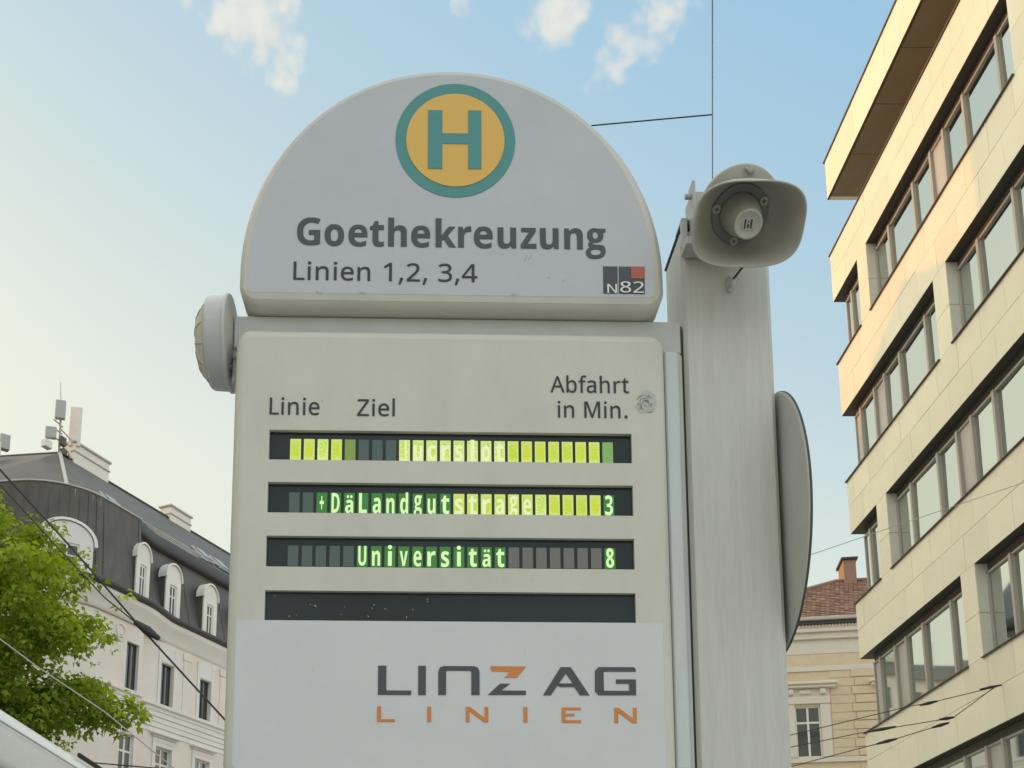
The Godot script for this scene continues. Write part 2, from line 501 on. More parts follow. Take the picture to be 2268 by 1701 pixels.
# ---------------------------------------------------------------- modern building on the right
func right_building() -> void:
	# own axes: x along the facade towards the camera, y up, z out into the street
	var b := thing("office_building", "modern stone clad office block with ribbon windows and flat overhanging roof, on the right", "building", Vector3(10.8, 0, -28.2), -PI / 2)
	var long := 20.6
	var bands := [[20.97, 22.42], [17.45, 19.05], [13.97, 15.5], [10.45, 12.0], [6.93, 8.44], [3.4, 4.9]]
	var rows := [[19.05, 20.97], [15.5, 17.45], [12.0, 13.97], [8.44, 10.45], [4.9, 6.93]]
	var open_a := [[-1.0, 1.84], [2.48, 9.92], [10.56, 18.0], [18.64, 21.0]]
	var open_b := [[-1.0, 5.93], [6.55, 14.1], [14.74, 21.0]]
	var core := MB.new()
	core.span(Vector3(0.02, 0, -14), Vector3(long, 3.4, -0.42))
	for k in bands:
		core.span(Vector3(0.02, k[0] + 0.012, -14), Vector3(long, k[1] - 0.012, -0.032))
	for k in rows.size():
		for o in (open_a if k % 2 == 0 else open_b):
			if o[0] > 0.0:
				var left: float = o[0] - 0.64
				core.span(Vector3(left + 0.034, rows[k][0] - 0.012, -0.6), Vector3(o[0] - 0.034, rows[k][1] + 0.012, -0.032))
	# back part of each storey, well behind the glass
	for k in rows:
		core.span(Vector3(0.5, k[0] - 0.012, -14), Vector3(long, k[1] + 0.012, -1.6))
	core.span(Vector3(1.2, 22.408, -14), Vector3(long, 24.15, -2.2))
	put(core, "wall", M.core, b)
	# ground floor shop front
	var shop := MB.new()
	shop.span(Vector3(0.4, 0.3, -0.42), Vector3(long - 0.4, 3.1, -0.40))
	put(shop, "shop_glazing", M.glass_dark, b)
	# cladding panels, two courses to a band, joints staggered
	var rng := RandomNumberGenerator.new()
	rng.seed = 9
	var gap := 0.0045
	for k in bands.size():
		var y0: float = bands[k][0]
		var y1: float = bands[k][1]
		var ym := (y0 + y1) * 0.5
		for c in 2:
			var x := 0.0
			var w := 1.03 if c == 0 else 0.52
			while x < long - 0.1:
				var xe := minf(x + w, long)
				var p := MB.new()
				var zo := rng.randf_range(-0.0025, 0.0025)
				p.span(Vector3(x + (gap if x > 0.0 else 0.0), (y0 if c == 0 else ym + gap), -0.03), Vector3(xe - gap, (ym - gap if c == 0 else y1), zo), 0.003)
				put(p, "cladding_panel", M.stone[rng.randi() % 4], b)
				x = xe
				w = 1.03
	for k in rows.size():
		for o in (open_a if k % 2 == 0 else open_b):
			if o[0] > 0.0:
				var y0: float = rows[k][0]
				var y1: float = rows[k][1]
				var ym := y0 + (y1 - y0) * 0.47
				for c in 2:
					var p := MB.new()
					p.span(Vector3(o[0] - 0.64, (y0 if c == 0 else ym) + gap, -0.03), Vector3(o[0], (ym if c == 0 else y1) - gap, rng.randf_range(-0.002, 0.002)), 0.003)
					put(p, "cladding_panel", M.stone[rng.randi() % 4], b)
					p = MB.new()
					p.span(Vector3(o[0] - 0.032, (y0 if c == 0 else ym) + gap, -0.30), Vector3(o[0], (ym if c == 0 else y1) - gap, -0.032), 0.003)
					put(p, "reveal_panel", M.reveal, b)
					p = MB.new()
					p.span(Vector3(o[0] - 0.64, (y0 if c == 0 else ym) + gap, -0.30), Vector3(o[0] - 0.608, (ym if c == 0 else y1) - gap, -0.032), 0.003)
					put(p, "reveal_panel", M.reveal, b)
	# end faces of the bands (turned away from the street's near end)
	for k in bands:
		for c in 2:
			var p := MB.new()
			p.span(Vector3(-0.002, (k[0] if c == 0 else (k[0] + k[1]) * 0.5) + gap, -1.2), Vector3(0.018, (k[1] if c == 1 else (k[0] + k[1]) * 0.5) - gap, -0.031), 0.003)
			put(p, "cladding_panel", M.stone[c], b)
	# coping of the parapet and sills below the windows
	var cp := MB.new()
	cp.span(Vector3(-0.04, 22.42, -0.4), Vector3(long, 22.455, 0.035), 0.004)
	put(cp, "coping", M.bronze, b)
	cp = MB.new()
	cp.span(Vector3(0.3, 22.455, -0.9), Vector3(long, 22.60, -0.28), 0.01)
	put(cp, "gutter", M.stone[1], b)
	# mullion grid
	var grid := [0.78]
	var seq := [0.98, 0.68, 0.98, 1.49]
	var i := 0
	while grid[-1] < long:
		grid.append(grid[-1] + seq[i % 4])
		i += 1
	var zg := -0.25
	for k in rows.size():
		var y0: float = rows[k][0]
		var y1: float = rows[k][1]
		for o in (open_a if k % 2 == 0 else open_b):
			var x0 := maxf(o[0], 0.30)
			var x1 := minf(o[1], long)
			var f := MB.new()
			f.span(Vector3(x0, y0, zg - 0.10), Vector3(x1, y0 + 0.06, zg + 0.03), 0.004)
			f.span(Vector3(x0, y1 - 0.24, zg - 0.10), Vector3(x1, y1 - 0.19, zg + 0.02), 0.004)
			var edges := [x0]
			for g in grid:
				if g > x0 + 0.25 and g < x1 - 0.25:
					edges.append(g)
			edges.append(x1)
			for e in edges.size():
				var ex: float = edges[e]
				var inner := e > 0 and e < edges.size() - 1
				f.span(Vector3(ex - (0.045 if e > 0 else 0.0), y0 + 0.062, zg - 0.10), Vector3(ex + (0.045 if e < edges.size() - 1 else 0.0), y1 - 0.192, zg + (0.055 if inner else 0.02)), 0.005)
			var win := put(f, "window", M.frame, b)
			var h := MB.new()
			h.span(Vector3(x0, y1 - 0.188, zg - 0.12), Vector3(x1, y1 - 0.004, zg - 0.02))
			put(h, "blind_box", M.blindbox, win)
			h = MB.new()
			h.span(Vector3(o[0] if o[0] > 0.0 else 0.0, y1 - 0.003, zg - 0.14), Vector3(x1, y1 + 0.009, -0.004))
			put(h, "window_head", M.dark_head, win)
			h = MB.new()
			h.span(Vector3(o[0] if o[0] > 0.0 else -0.03, y0 - 0.03, zg - 0.1), Vector3(x1, y0 - 0.002, 0.05), 0.004)
			put(h, "sill", M.bronze, win)
			for e in edges.size() - 1:
				var a: float = edges[e] + 0.045
				var c: float = edges[e + 1] - 0.045
				var p := MB.new()
				var bs := Basis.from_euler(Vector3(rng.randf_range(-0.010, 0.010), rng.randf_range(-0.014, 0.014), 0))
				var wide := c - a
				var gl := wide > 0.7 or edges.size() < 4
				p.box(Vector3((a + c) * 0.5, (y0 + y1) * 0.5 - 0.066, zg - 0.03), Vector3(wide + 0.02, y1 - y0 - 0.24, 0.012), 0.0, bs)
				put(p, "pane" if gl else "infill_panel", M.glass if gl else M.spandrel, win)
			# the end pane of the corner windows, round the corner
			if o[0] < 0.0:
				var p := MB.new()
				p.span(Vector3(0.28, y0 + 0.06, -1.55), Vector3(0.292, y1 - 0.24, zg - 0.11))
				put(p, "pane", M.glass, win)
				p = MB.new()
				p.span(Vector3(0.0, y1 - 0.003, -1.6), Vector3(0.30, y1 + 0.009, zg - 0.142))
				put(p, "window_head", M.dark_head, win)
	# flat roof on its own level, projecting over the terrace
	var slab := MB.new()
	slab.span(Vector3(0.24, 24.21, -13), Vector3(long, 25.38, -0.035))
	put(slab, "roof_slab", M.core, b)
	var x := 0.12
	while x < long:
		var p := MB.new()
		p.span(Vector3(x + 0.006, 24.17, -0.032), Vector3(minf(x + 2.2, long) - 0.006, 25.38, rng.randf_range(-0.002, 0.002)), 0.003)
		put(p, "fascia_panel", M.stone[rng.randi() % 4], b)
		x += 2.2
	var fe := MB.new()
	fe.span(Vector3(0.10, 24.17, -13), Vector3(0.238, 25.38, -0.036))
	put(fe, "fascia_panel", M.stone[0], b)
	fe = MB.new()
	fe.span(Vector3(0.06, 25.382, -13), Vector3(long, 25.43, 0.035), 0.004)
	put(fe, "roof_edge", M.bronze, b)
	fe = MB.new()
	fe.span(Vector3(0.13, 24.15, -0.05), Vector3(long, 24.168, 0.012), 0.003)
	put(fe, "drip_edge", M.bronze, b)
	x = 0.14
	while x < long:
		var xe := minf(x + 1.72, long)
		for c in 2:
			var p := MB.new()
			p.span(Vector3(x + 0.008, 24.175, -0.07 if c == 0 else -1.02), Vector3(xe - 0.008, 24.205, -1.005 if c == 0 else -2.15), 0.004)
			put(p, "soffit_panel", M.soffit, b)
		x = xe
	# terrace
	var t := MB.new()
	t.span(Vector3(0.05, 22.30, -2.2), Vector3(long, 22.405, -0.4))
	put(t, "terrace", M.core, b)

# ---------------------------------------------------------------- old building on the left
# a wall in the plane z with rectangular holes [x0, y0, x1, y1] and reveals of the given depth
func holed_wall(mb: MB, x0: float, x1: float, y0: float, y1: float, z: float, holes: Array, depth: float) -> void:
	var xs := [x0, x1]
	var ys := [y0, y1]
	for h in holes:
		for v in [h[0], h[2]]:
			if not xs.has(v):
				xs.append(v)
		for v in [h[1], h[3]]:
			if not ys.has(v):
				ys.append(v)
	xs.sort()
	ys.sort()
	for i in xs.size() - 1:
		for j in ys.size() - 1:
			var cx: float = (xs[i] + xs[i + 1]) * 0.5
			var cy: float = (ys[j] + ys[j + 1]) * 0.5
			var hole := false
			for h in holes:
				if cx > h[0] and cx < h[2] and cy > h[1] and cy < h[3]:
					hole = true
			if not hole:
				mb.quad(Vector3(xs[i], ys[j], z), Vector3(xs[i + 1], ys[j], z), Vector3(xs[i + 1], ys[j + 1], z), Vector3(xs[i], ys[j + 1], z))
	for h in holes:
		var a := Vector3(h[0], h[1], z)
		var b := Vector3(h[2], h[1], z)
		var c := Vector3(h[2], h[3], z)
		var d := Vector3(h[0], h[3], z)
		var k := Vector3(0, 0, -depth)
		mb.quad(a, a + k, b + k, b)
		mb.quad(b, b + k, c + k, c)
		mb.quad(c, c + k, d + k, d)
		mb.quad(d, d + k, a + k, a)

# plan of the left building: points (s, n) with outward normals, running from the far end round the corner to the wing
func left_plan() -> Array:
	var pts := PackedVector2Array()
	for s in [13.5, 13.0, 12.5, 12.0, 8.0, 5.0, 3.0, 1.5, 0.6]:
		pts.append(Vector2(s, 0))
	for i in 13:
		var t := i / 12.0
		pts.append(Vector2(0.0 - 2.4 * t, 0.42 * t * t * (3.0 - 2.0 * t)))
	pts.append(Vector2(-3.4, 0.42))
	for i in 19:
		var a := deg_to_rad(72.5) * i / 18.0
		pts.append(Vector2(-4.5 - 3.0 * sin(a), -2.58 + 3.0 * cos(a)))
	var a := deg_to_rad(72.5)
	var last := pts[-1]
	for k in [3.0, 8.0, 16.0, 26.0]:
		pts.append(last + Vector2(-cos(a), -sin(a)) * k)
	var nrm := PackedVector2Array()
	for i in pts.size():
		var d := pts[mini(i + 1, pts.size() - 1)] - pts[maxi(i - 1, 0)]
		nrm.append(Vector2(d.y, -d.x).normalized())
	return [pts, nrm]

func sweep(mb: MB, plan: Array, prof: PackedVector2Array, i0: int, i1: int) -> void:
	var pts: PackedVector2Array = plan[0]
	var nrm: PackedVector2Array = plan[1]
	for j in prof.size() - 1:
		mb.smooth(true)
		for i in range(i0, i1):
			var q: Array[Vector3] = []
			for e in [[i, j], [i + 1, j], [i + 1, j + 1], [i, j + 1]]:
				var p: Vector2 = pts[e[0]] + nrm[e[0]] * prof[e[1]].x
				q.append(Vector3(p.x, prof[e[1]].y, p.y))
			mb.quad(q[0], q[3], q[2], q[1])
		mb.smooth(false)

func arch(w: float, h0: float, h1: float, rise: float, n := 14) -> PackedVector2Array:
	# outline of an arched opening: from the bottom left up round the arch to the bottom right; h1 is the spring line
	var p := PackedVector2Array([Vector2(-w, h0)])
	for i in n + 1:
		var a := PI - PI * i / n
		p.append(Vector2(cos(a) * w, h1 + sin(a) * rise))
	p.append(Vector2(w, h0))
	return p

func dormer(b: Node3D, at: Vector3, turn: float, w: float, y0: float, spring: float, rise: float, deep: float) -> void:
	var xf := Transform3D(Basis(Vector3.UP, turn), at)
	var body := MB.new()
	body.prism(arch(w, y0, spring, rise), -deep, -0.02, xf, false)
	var d := put(body, "dormer", M.zinc, b)
	var f := MB.new()
	# face with an opening for the window
	var ww := w * 0.46
	var wt := y0 + (spring + rise - y0) * 0.60
	var outer := arch(w * 0.97, y0 + 0.02, spring, rise * 0.97)
	var left := PackedVector2Array()
	var right := PackedVector2Array()
	for p in outer:
		if p.x <= 0.001:
			left.append(p)
	left.append(Vector2(0, wt))
	left.append(Vector2(-ww, wt))
	left.append(Vector2(-ww, y0 + 0.02))
	for p in left:
		right.append(Vector2(-p.x, p.y))
	right.reverse()
	f.prism(left, -0.018, 0.05, xf)
	f.prism(right, -0.018, 0.05, xf)
	put(f, "dormer_face", M.cream_pale, d)
	var hd := MB.new()
	var pa := arch(w * 1.0, spring - 0.05, spring, rise)
	var pb := arch(w * 1.13, spring - 0.05, spring, rise * 1.12)
	var ra := PackedVector3Array()
	var rb := PackedVector3Array()
	var rc := PackedVector3Array()
	var rd := PackedVector3Array()
	for i in pa.size():
		ra.append(xf * Vector3(pa[i].x, pa[i].y, 0.052))
		rb.append(xf * Vector3(pa[i].x, pa[i].y, 0.125))
		rc.append(xf * Vector3(pb[i].x, pb[i].y, 0.11))
		rd.append(xf * Vector3(pb[i].x, pb[i].y, -0.35))
	hd.skin(ra, rb, false, false)
	hd.skin(rb, rc, false, false)
	hd.skin(rc, rd, false, false)
	for e in [0, pa.size() - 1]:
		hd.quad(ra[e], rb[e], rc[e], rd[e])
	put(hd, "hood", M.cream_pale, d)
	var fr := MB.new()
	fr.span(Vector3(-ww, y0 + 0.02, -0.05), Vector3(-ww + 0.07, wt, 0.0))
	fr.span(Vector3(ww - 0.07, y0 + 0.02, -0.05), Vector3(ww, wt, 0.0))
	fr.span(Vector3(-ww + 0.07, wt - 0.09, -0.05), Vector3(ww - 0.07, wt, 0.002))
	fr.span(Vector3(-0.03, y0 + 0.02, -0.045), Vector3(0.03, wt - 0.09, 0.004))
	fr.span(Vector3(-ww + 0.07, y0 + (wt - y0) * 0.6, -0.044), Vector3(-0.03, y0 + (wt - y0) * 0.6 + 0.06, 0.003))
	fr.span(Vector3(0.03, y0 + (wt - y0) * 0.6, -0.044), Vector3(ww - 0.07, y0 + (wt - y0) * 0.6 + 0.06, 0.003))
	var fo := put(fr, "window_frame", M.white_wood, d)
	fo.transform = xf
	var g := MB.new()
	g.span(Vector3(-ww + 0.02, y0 + 0.03, -0.06), Vector3(ww - 0.02, wt - 0.02, -0.04))
	put(g, "pane", M.glass_old, d).transform = xf

func old_window(b: Node3D, x: float, y0: float, y1: float, w: float, z: float, dark: bool) -> void:
	var f := MB.new()
	var h := y1 - y0
	for s in [-1.0, 1.0]:
		f.span(Vector3(x + s * w * 0.5, y0, z - 0.06), Vector3(x + s * (w * 0.5 - 0.06), y1, z), 0.004)
	f.span(Vector3(x - w * 0.5 + 0.06, y1 - 0.06, z - 0.06), Vector3(x + w * 0.5 - 0.06, y1, z), 0.004)
	f.span(Vector3(x - w * 0.5 + 0.06, y0, z - 0.06), Vector3(x + w * 0.5 - 0.06, y0 + 0.06, z), 0.004)
	f.span(Vector3(x - 0.045, y0 + 0.06, z - 0.05), Vector3(x + 0.045, y1 - 0.06, z + 0.012), 0.004)
	var yt := y0 + h * 0.66
	if not dark:
		f.span(Vector3(x - w * 0.5 + 0.06, yt, z - 0.05), Vector3(x - 0.045, yt + 0.09, z + 0.010), 0.004)
		f.span(Vector3(x + 0.045, yt, z - 0.05), Vector3(x + w * 0.5 - 0.06, yt + 0.09, z + 0.010), 0.004)
	var o := put(f, "window", M.zinc_dark if dark else M.white_wood, b)
	for s in [-1.0, 1.0]:
		var xa: float = x + s * 0.045
		var xb: float = x + s * (w * 0.5 - 0.06)
		for v in ([[y0 + 0.06, y1 - 0.06]] if dark else [[y0 + 0.06, yt], [yt + 0.09, y1 - 0.06]]):
			var g := MB.new()
			g.span(Vector3(xa, v[0], z - 0.035), Vector3(xb, v[1], z - 0.025))
			put(g, "pane", M.glass_dark if dark else M.glass_old, o)

func left_building() -> void:
	var b := thing("corner_apartment_house", "cream corner apartment house with dark mansard roof and white arched dormers, on the left", "building", Vector3(-12.277, 0, -46.0), deg_to_rad(65.36))
	var plan := left_plan()
	var np: int = plan[0].size()
	var arc0 := 23
	# walls
	var axes := [0.05, 2.7, 5.35, 8.0, 10.65]
	var holes := []
	for s in axes:
		holes.append([s - 0.40, 13.98, s + 0.42, 15.80])
		holes.append([s - 0.52, 9.9, s + 0.52, 12.08])
		holes.append([s - 0.52, 5.9, s + 0.52, 8.2])
		holes.append([s - 0.6, 1.2, s + 0.6, 4.2])
	var w := MB.new()
	holed_wall(w, -1.95, 13.5, 0.0, 17.8, 0.0, holes, 0.24)
	holed_wall(w, -4.5, -1.95, 0.0, 17.8, 0.35, [[-2.92, 13.98, -2.18, 15.94], [-3.05, 9.9, -2.2, 12.12], [-3.05, 5.9, -2.2, 8.2]], 0.24)
	w.quad(Vector3(-1.95, 0, 0.35), Vector3(-1.95, 0, 0.0), Vector3(-1.95, 17.8, 0.0), Vector3(-1.95, 17.8, 0.35))
	sweep(w, plan, PackedVector2Array([Vector2(-0.07, 0.0), Vector2(-0.07, 17.8)]), arc0, np - 1)
	# back and far end
	w.quad(Vector3(13.5, 0, 0), Vector3(13.5, 0, -10), Vector3(13.5, 22, -10), Vector3(13.5, 22, 0))
	w.quad(Vector3(13.5, 0, -10), Vector3(-2, 0, -10), Vector3(-2, 22, -10), Vector3(13.5, 22, -10))
	put(w, "wall", M.cream, b)
	# main cornice and gutter
	var c := MB.new()
	sweep(c, plan, PackedVector2Array([Vector2(0.0, 16.72), Vector2(0.07, 16.77), Vector2(0.10, 16.86), Vector2(0.20, 17.05), Vector2(0.34, 17.26), Vector2(0.42, 17.36), Vector2(0.44, 17.52), Vector2(0.40, 17.56)]), 0, np - 1)
	put(c, "cornice", M.cream_pale, b)
	c = MB.new()
	sweep(c, plan, PackedVector2Array([Vector2(0.38, 17.55), Vector2(0.52, 17.56), Vector2(0.58, 17.62), Vector2(0.60, 17.74), Vector2(0.57, 17.77), Vector2(0.3, 17.79), Vector2(-0.05, 17.86)]), 0, np - 1)
	put(c, "gutter", M.zinc_dark, b)
	# string course, frieze lines
	c = MB.new()
	c.span(Vector3(-1.94, 13.78, 0.004), Vector3(13.5, 13.92, 0.13), 0.02)
	c.span(Vector3(-4.5, 13.78, 0.354), Vector3(-1.90, 13.92, 0.48), 0.02)
	put(c, "string_course", M.cream_pale, b)
	for k in 5:
		c = MB.new()
		var y := 12.66 + k * 0.235
		c.span(Vector3(-1.93, y, 0.004), Vector3(13.5, y + 0.19, 0.035 if k % 2 == 0 else 0.05), 0.012)
		put(c, "frieze_band", M.cream_pale, b)
		c = MB.new()
		c.span(Vector3(-4.5, y, 0.354), Vector3(-1.91, y + 0.19, 0.385 if k % 2 == 0 else 0.40), 0.012)
		put(c, "frieze_band", M.cream_pale, b)
	# windows with their surrounds
	for i in axes.size():
		var s: float = axes[i]
		old_window(b, s + 0.01, 13.98, 15.80, 0.82, -0.15, true)
		var k := MB.new()
		for sg in [-1.0, 1.0]:
			k.span(Vector3(s + 0.01 + sg * 0.42, 13.93, 0.003), Vector3(s + 0.01 + sg * 0.60, 16.55, 0.045), 0.006)
		k.span(Vector3(s - 0.405, 15.84, 0.003), Vector3(s + 0.425, 16.55, 0.028), 0.006)
		put(k, "window_surround", M.cream_pale, b)
		k = MB.new()
		k.span(Vector3(s + 1.08, 13.93, 0.003), Vector3(s + 1.56, 16.3, 0.03), 0.008)
		k.span(Vector3(s + 1.02, 16.3, 0.003), Vector3(s + 1.62, 16.62, 0.06), 0.02)
		put(k, "pilaster", M.cream, b)
		for y in [9.9, 5.9]:
			old_window(b, s, y, y + (2.18 if y > 9.0 else 2.3), 1.04, -0.13, false)
			k = MB.new()
			var yt: float = y + (2.18 if y > 9.0 else 2.3)
			for sg in [-1.0, 1.0]:
				k.span(Vector3(s + sg * 0.53, y - 0.02, 0.003), Vector3(s + sg * 0.72, yt + 0.2, 0.06), 0.01)
			k.span(Vector3(s - 0.535, yt + 0.02, 0.003), Vector3(s + 0.535, yt + 0.2, 0.058), 0.01)
			k.span(Vector3(s - 0.72, yt + 0.21, 0.003), Vector3(s + 0.72, yt + 0.40, 0.045), 0.01)
			k.span(Vector3(s - 0.78, yt + 0.41, 0.003), Vector3(s + 0.78, yt + 0.48, 0.12), 0.02)
			k.span(Vector3(s - 0.90, yt + 0.485, 0.003), Vector3(s + 0.90, yt + 0.585, 0.24), 0.025)
			k.span(Vector3(s - 0.66, y - 0.16, 0.003), Vector3(s + 0.66, y - 0.03, 0.14), 0.02)
			put(k, "window_surround", M.cream_pale, b)
	old_window(b, -2.55, 13.98, 15.94, 0.74, 0.20, true)
	old_window(b, -2.625, 9.9, 12.12, 0.85, 0.22, false)
	old_window(b, -2.625, 5.9, 8.2, 0.85, 0.22, false)
	# plaster rosette above the bay window
	c = MB.new()
	for q in [[-3.35, 16.25, 0.26], [-3.35, 15.95, 0.14]]:
		for k in 16:
			var a0 := TAU * k / 16.0
			var a1 := TAU * (k + 1) / 16.0
			c.bar(Vector3(q[0] + cos(a0) * q[2], q[1] + sin(a0) * q[2], 0.37), Vector3(q[0] + cos(a1) * q[2], q[1] + sin(a1) * q[2], 0.37), 0.035, 0.035, 6, false)
	put(c, "plaster_ornament", M.cream_pale, b)
	# mansard
	c = MB.new()
	sweep(c, plan, PackedVector2Array([Vector2(0.05, 17.84), Vector2(-0.10, 18.1), Vector2(-0.42, 19.4), Vector2(-0.72, 21.06)]), 0, 22)
	put(c, "mansard_slope", M.zinc, b)
	c = MB.new()
	sweep(c, plan, PackedVector2Array([Vector2(-0.75, 21.04), Vector2(-0.52, 21.1), Vector2(-0.46, 21.2), Vector2(-0.50, 21.62), Vector2(-0.56, 21.7), Vector2(-0.95, 21.78)]), 0, 22)
	put(c, "mansard_cornice", M.zinc_dark, b)
	# seams of the sheet metal
	for k in 16:
		var s := -1.1 + k * 0.88
		if absf(fposmod(s - 0.05 + 1.325, 2.65) - 1.325) < 0.62:
			continue
		c = MB.new()
		c.bar(Vector3(s, 18.1, -0.085), Vector3(s, 19.4, -0.41), 0.012, 0.012, 4)
		c.bar(Vector3(s, 19.4, -0.41), Vector3(s, 21.02, -0.705), 0.012, 0.012, 4)
		put(c, "roof_seam", M.zinc, b)
	# raised attic wall over the rounded corner
	c = MB.new()
	sweep(c, plan, PackedVector2Array([Vector2(-0.05, 17.84), Vector2(-0.12, 18.2), Vector2(-0.30, 21.42), Vector2(-0.28, 21.5), Vector2(-0.9, 21.56)]), 20, np - 2)
	c.quad(Vector3(-2.4, 17.84, 0.35), Vector3(-2.55, 17.84, -1.6), Vector3(-2.55, 21.56, -1.6), Vector3(-2.42, 21.5, 0.12))
	put(c, "attic_wall", M.zinc, b)
	c = MB.new()
	sweep(c, plan, PackedVector2Array([Vector2(-0.32, 21.5), Vector2(-0.25, 21.5), Vector2(-0.25, 21.56), Vector2(-0.34, 21.58)]), 20, np - 2)
	put(c, "attic_coping", M.pale_metal, b)
	for k in 9:
		var i: int = 21 + k * 2
		var p: Vector2 = plan[0][i] + plan[1][i] * -0.10
		var q: Vector2 = plan[0][i] + plan[1][i] * -0.285
		c = MB.new()
		c.bar(Vector3(p.x, 18.2, p.y), Vector3(q.x, 21.42, q.y), 0.014, 0.014, 4)
		put(c, "roof_seam", M.zinc, b)
	# pale runs of lime below the coping
	for q in [[21, 0.30], [23, 0.62], [24, 0.34], [26, 0.28], [29, 0.55], [30, 0.30], [33, 0.5], [35, 0.32]]:
		var p: Vector2 = plan[0][q[0]] + plan[1][q[0]] * -0.292
		var e: Vector2 = plan[0][q[0]] + plan[1][q[0]] * (-0.292 + 0.056 * q[1])
		c = MB.new()
		c.bar(Vector3(p.x, 21.40, p.y), Vector3(e.x, 21.40 - q[1], e.y), 0.022, 0.006, 4)
		put(c, "lime_streak", M.pale_metal, b)
	# upper roof: main slope, hip, wing slope
	var wd := Vector2(-cos(deg_to_rad(72.5)), -sin(deg_to_rad(72.5)))
	var eave := PackedVector3Array([Vector3(13.5, 21.75, -0.9), Vector3(-2.9, 21.75, -0.9)])
	var apex := Vector3(-2.0, 25.8, -5.0)
	var corner := Vector3(-5.0, 21.75, -1.3)
	var far_e := corner + Vector3(wd.x, 0, wd.y) * 24.0 + Vector3(-2.2, 0, -0.2)
	var far_r := apex + Vector3(wd.x, 0, wd.y) * 24.0
	c = MB.new()
	c.quad(Vector3(-2.9, 21.75, -0.9), Vector3(13.5, 21.75, -0.9), Vector3(13.5, 25.8, -5.0), apex)
	c.tri(corner, Vector3(-2.9, 21.75, -0.9), apex)
	c.quad(apex, Vector3(13.5, 25.8, -5.0), Vector3(13.5, 21.75, -10), Vector3(-2, 21.75, -10))
	c.tri(Vector3(13.5, 21.75, -0.9), Vector3(13.5, 21.75, -10), Vector3(13.5, 25.8, -5.0))
	put(c, "main_roof", M.zinc, b)
	c = MB.new()
	var e1 := Vector3(-7.7, 21.75, -3.6)
	c.tri(corner, apex, e1)
	c.quad(e1, apex, far_r, far_e)
	c.quad(far_r, apex, Vector3(4, 21.75, -10), far_r + Vector3(6, -4.05, -3))
	put(c, "wing_roof", M.zinc_top, b)
	c = MB.new()
	c.tube(PackedVector3Array([corner + Vector3(0, 0.03, 0), apex + Vector3(0, 0.03, 0)]), 0.09, 6)
	put(c, "hip_flashing", M.pale_metal, b)
	c = MB.new()
	c.bar(apex, Vector3(13.5, 25.82, -5.0), 0.08, 0.08, 6)
	put(c, "ridge_flashing", M.zinc_dark, b)
	c = MB.new()
	c.bar(apex, far_r, 0.07, 0.07, 6)
	put(c, "ridge_flashing", M.zinc_dark, b)
	# snow guards and roof hatches on the main slope
	for k in 3:
		c = MB.new()
		var n := -1.15 - k * 0.28
		var y := 21.75 - (n + 0.9) * 0.988 + 0.12
		c.bar(Vector3(-1.2 + k * 0.1, y, n), Vector3(3.2 + k * 1.2, y, n), 0.035, 0.035, 5)
		for q in 6:
			c.bar(Vector3(-1.0 + q * 0.85, y, n), Vector3(-1.0 + q * 0.85, y - 0.14, n), 0.02, 0.02, 4)
		put(c, "snow_guard", M.pale_metal, b)
	for s in [-1.8, 4.6, 6.0]:
		c = MB.new()
		var sl := Basis(Vector3.RIGHT, -0.785)
		c.box(Vector3(s, 22.9, -1.95), Vector3(0.9, 0.12, 1.1), 0.02, Basis(Vector3.RIGHT, 0.78))
		var sk := put(c, "skylight", M.pale_metal, b)
		c = MB.new()
		c.box(Vector3(s, 22.96, -1.89), Vector3(0.7, 0.02, 0.9), 0.0, Basis(Vector3.RIGHT, 0.78))
		put(c, "pane", M.glass_old, sk)
	# chimneys
	for q in [[-1.3, 1.0, 24.8, 26.62], [5.55, 7.2, 24.8, 26.42]]:
		c = MB.new()
		c.span(Vector3(q[0], q[2], -5.5), Vector3(q[1], q[3], -4.85), 0.01)
		var ch := put(c, "chimney", M.cream, b)
		c = MB.new()
		c.span(Vector3(q[0] - 0.05, q[3] - 0.42, -5.55), Vector3(q[1] + 0.05, q[3] - 0.36, -4.80), 0.01)
		c.span(Vector3(q[0] - 0.08, q[3] + 0.002, -5.58), Vector3(q[1] + 0.08, q[3] + 0.10, -4.77), 0.01)
		put(c, "chimney_cap", M.pale_metal, ch)
	c = MB.new()
	c.span(Vector3(-5.45, 23.2, -7.4), Vector3(-4.1, 24.95, -6.4), 0.01)
	var bc := put(c, "chimney", M.zinc, b)
	bc.set_meta("label", "pale topped chimney block on the wing roof")
	c = MB.new()
	c.span(Vector3(-5.5, 24.952, -7.45), Vector3(-4.05, 25.62, -6.35), 0.02)
	put(c, "chimney_cap", M.cream, bc)
	# dormers
	for s in axes:
		dormer(b, Vector3(s + 0.06, 0, 0.02), 0.0, 0.51, 18.02, 19.72, 0.62, 0.9)
	dormer(b, Vector3(-2.28, 0, 0.36), 0.0, 0.43, 18.02, 19.72, 0.62, 1.2)
	var am := deg_to_rad(33.0)
	dormer(b, Vector3(-4.5 - 3.0 * sin(am), 0, -2.58 + 3.0 * cos(am)), -am, 1.02, 17.66, 19.05, 0.85, 1.2)
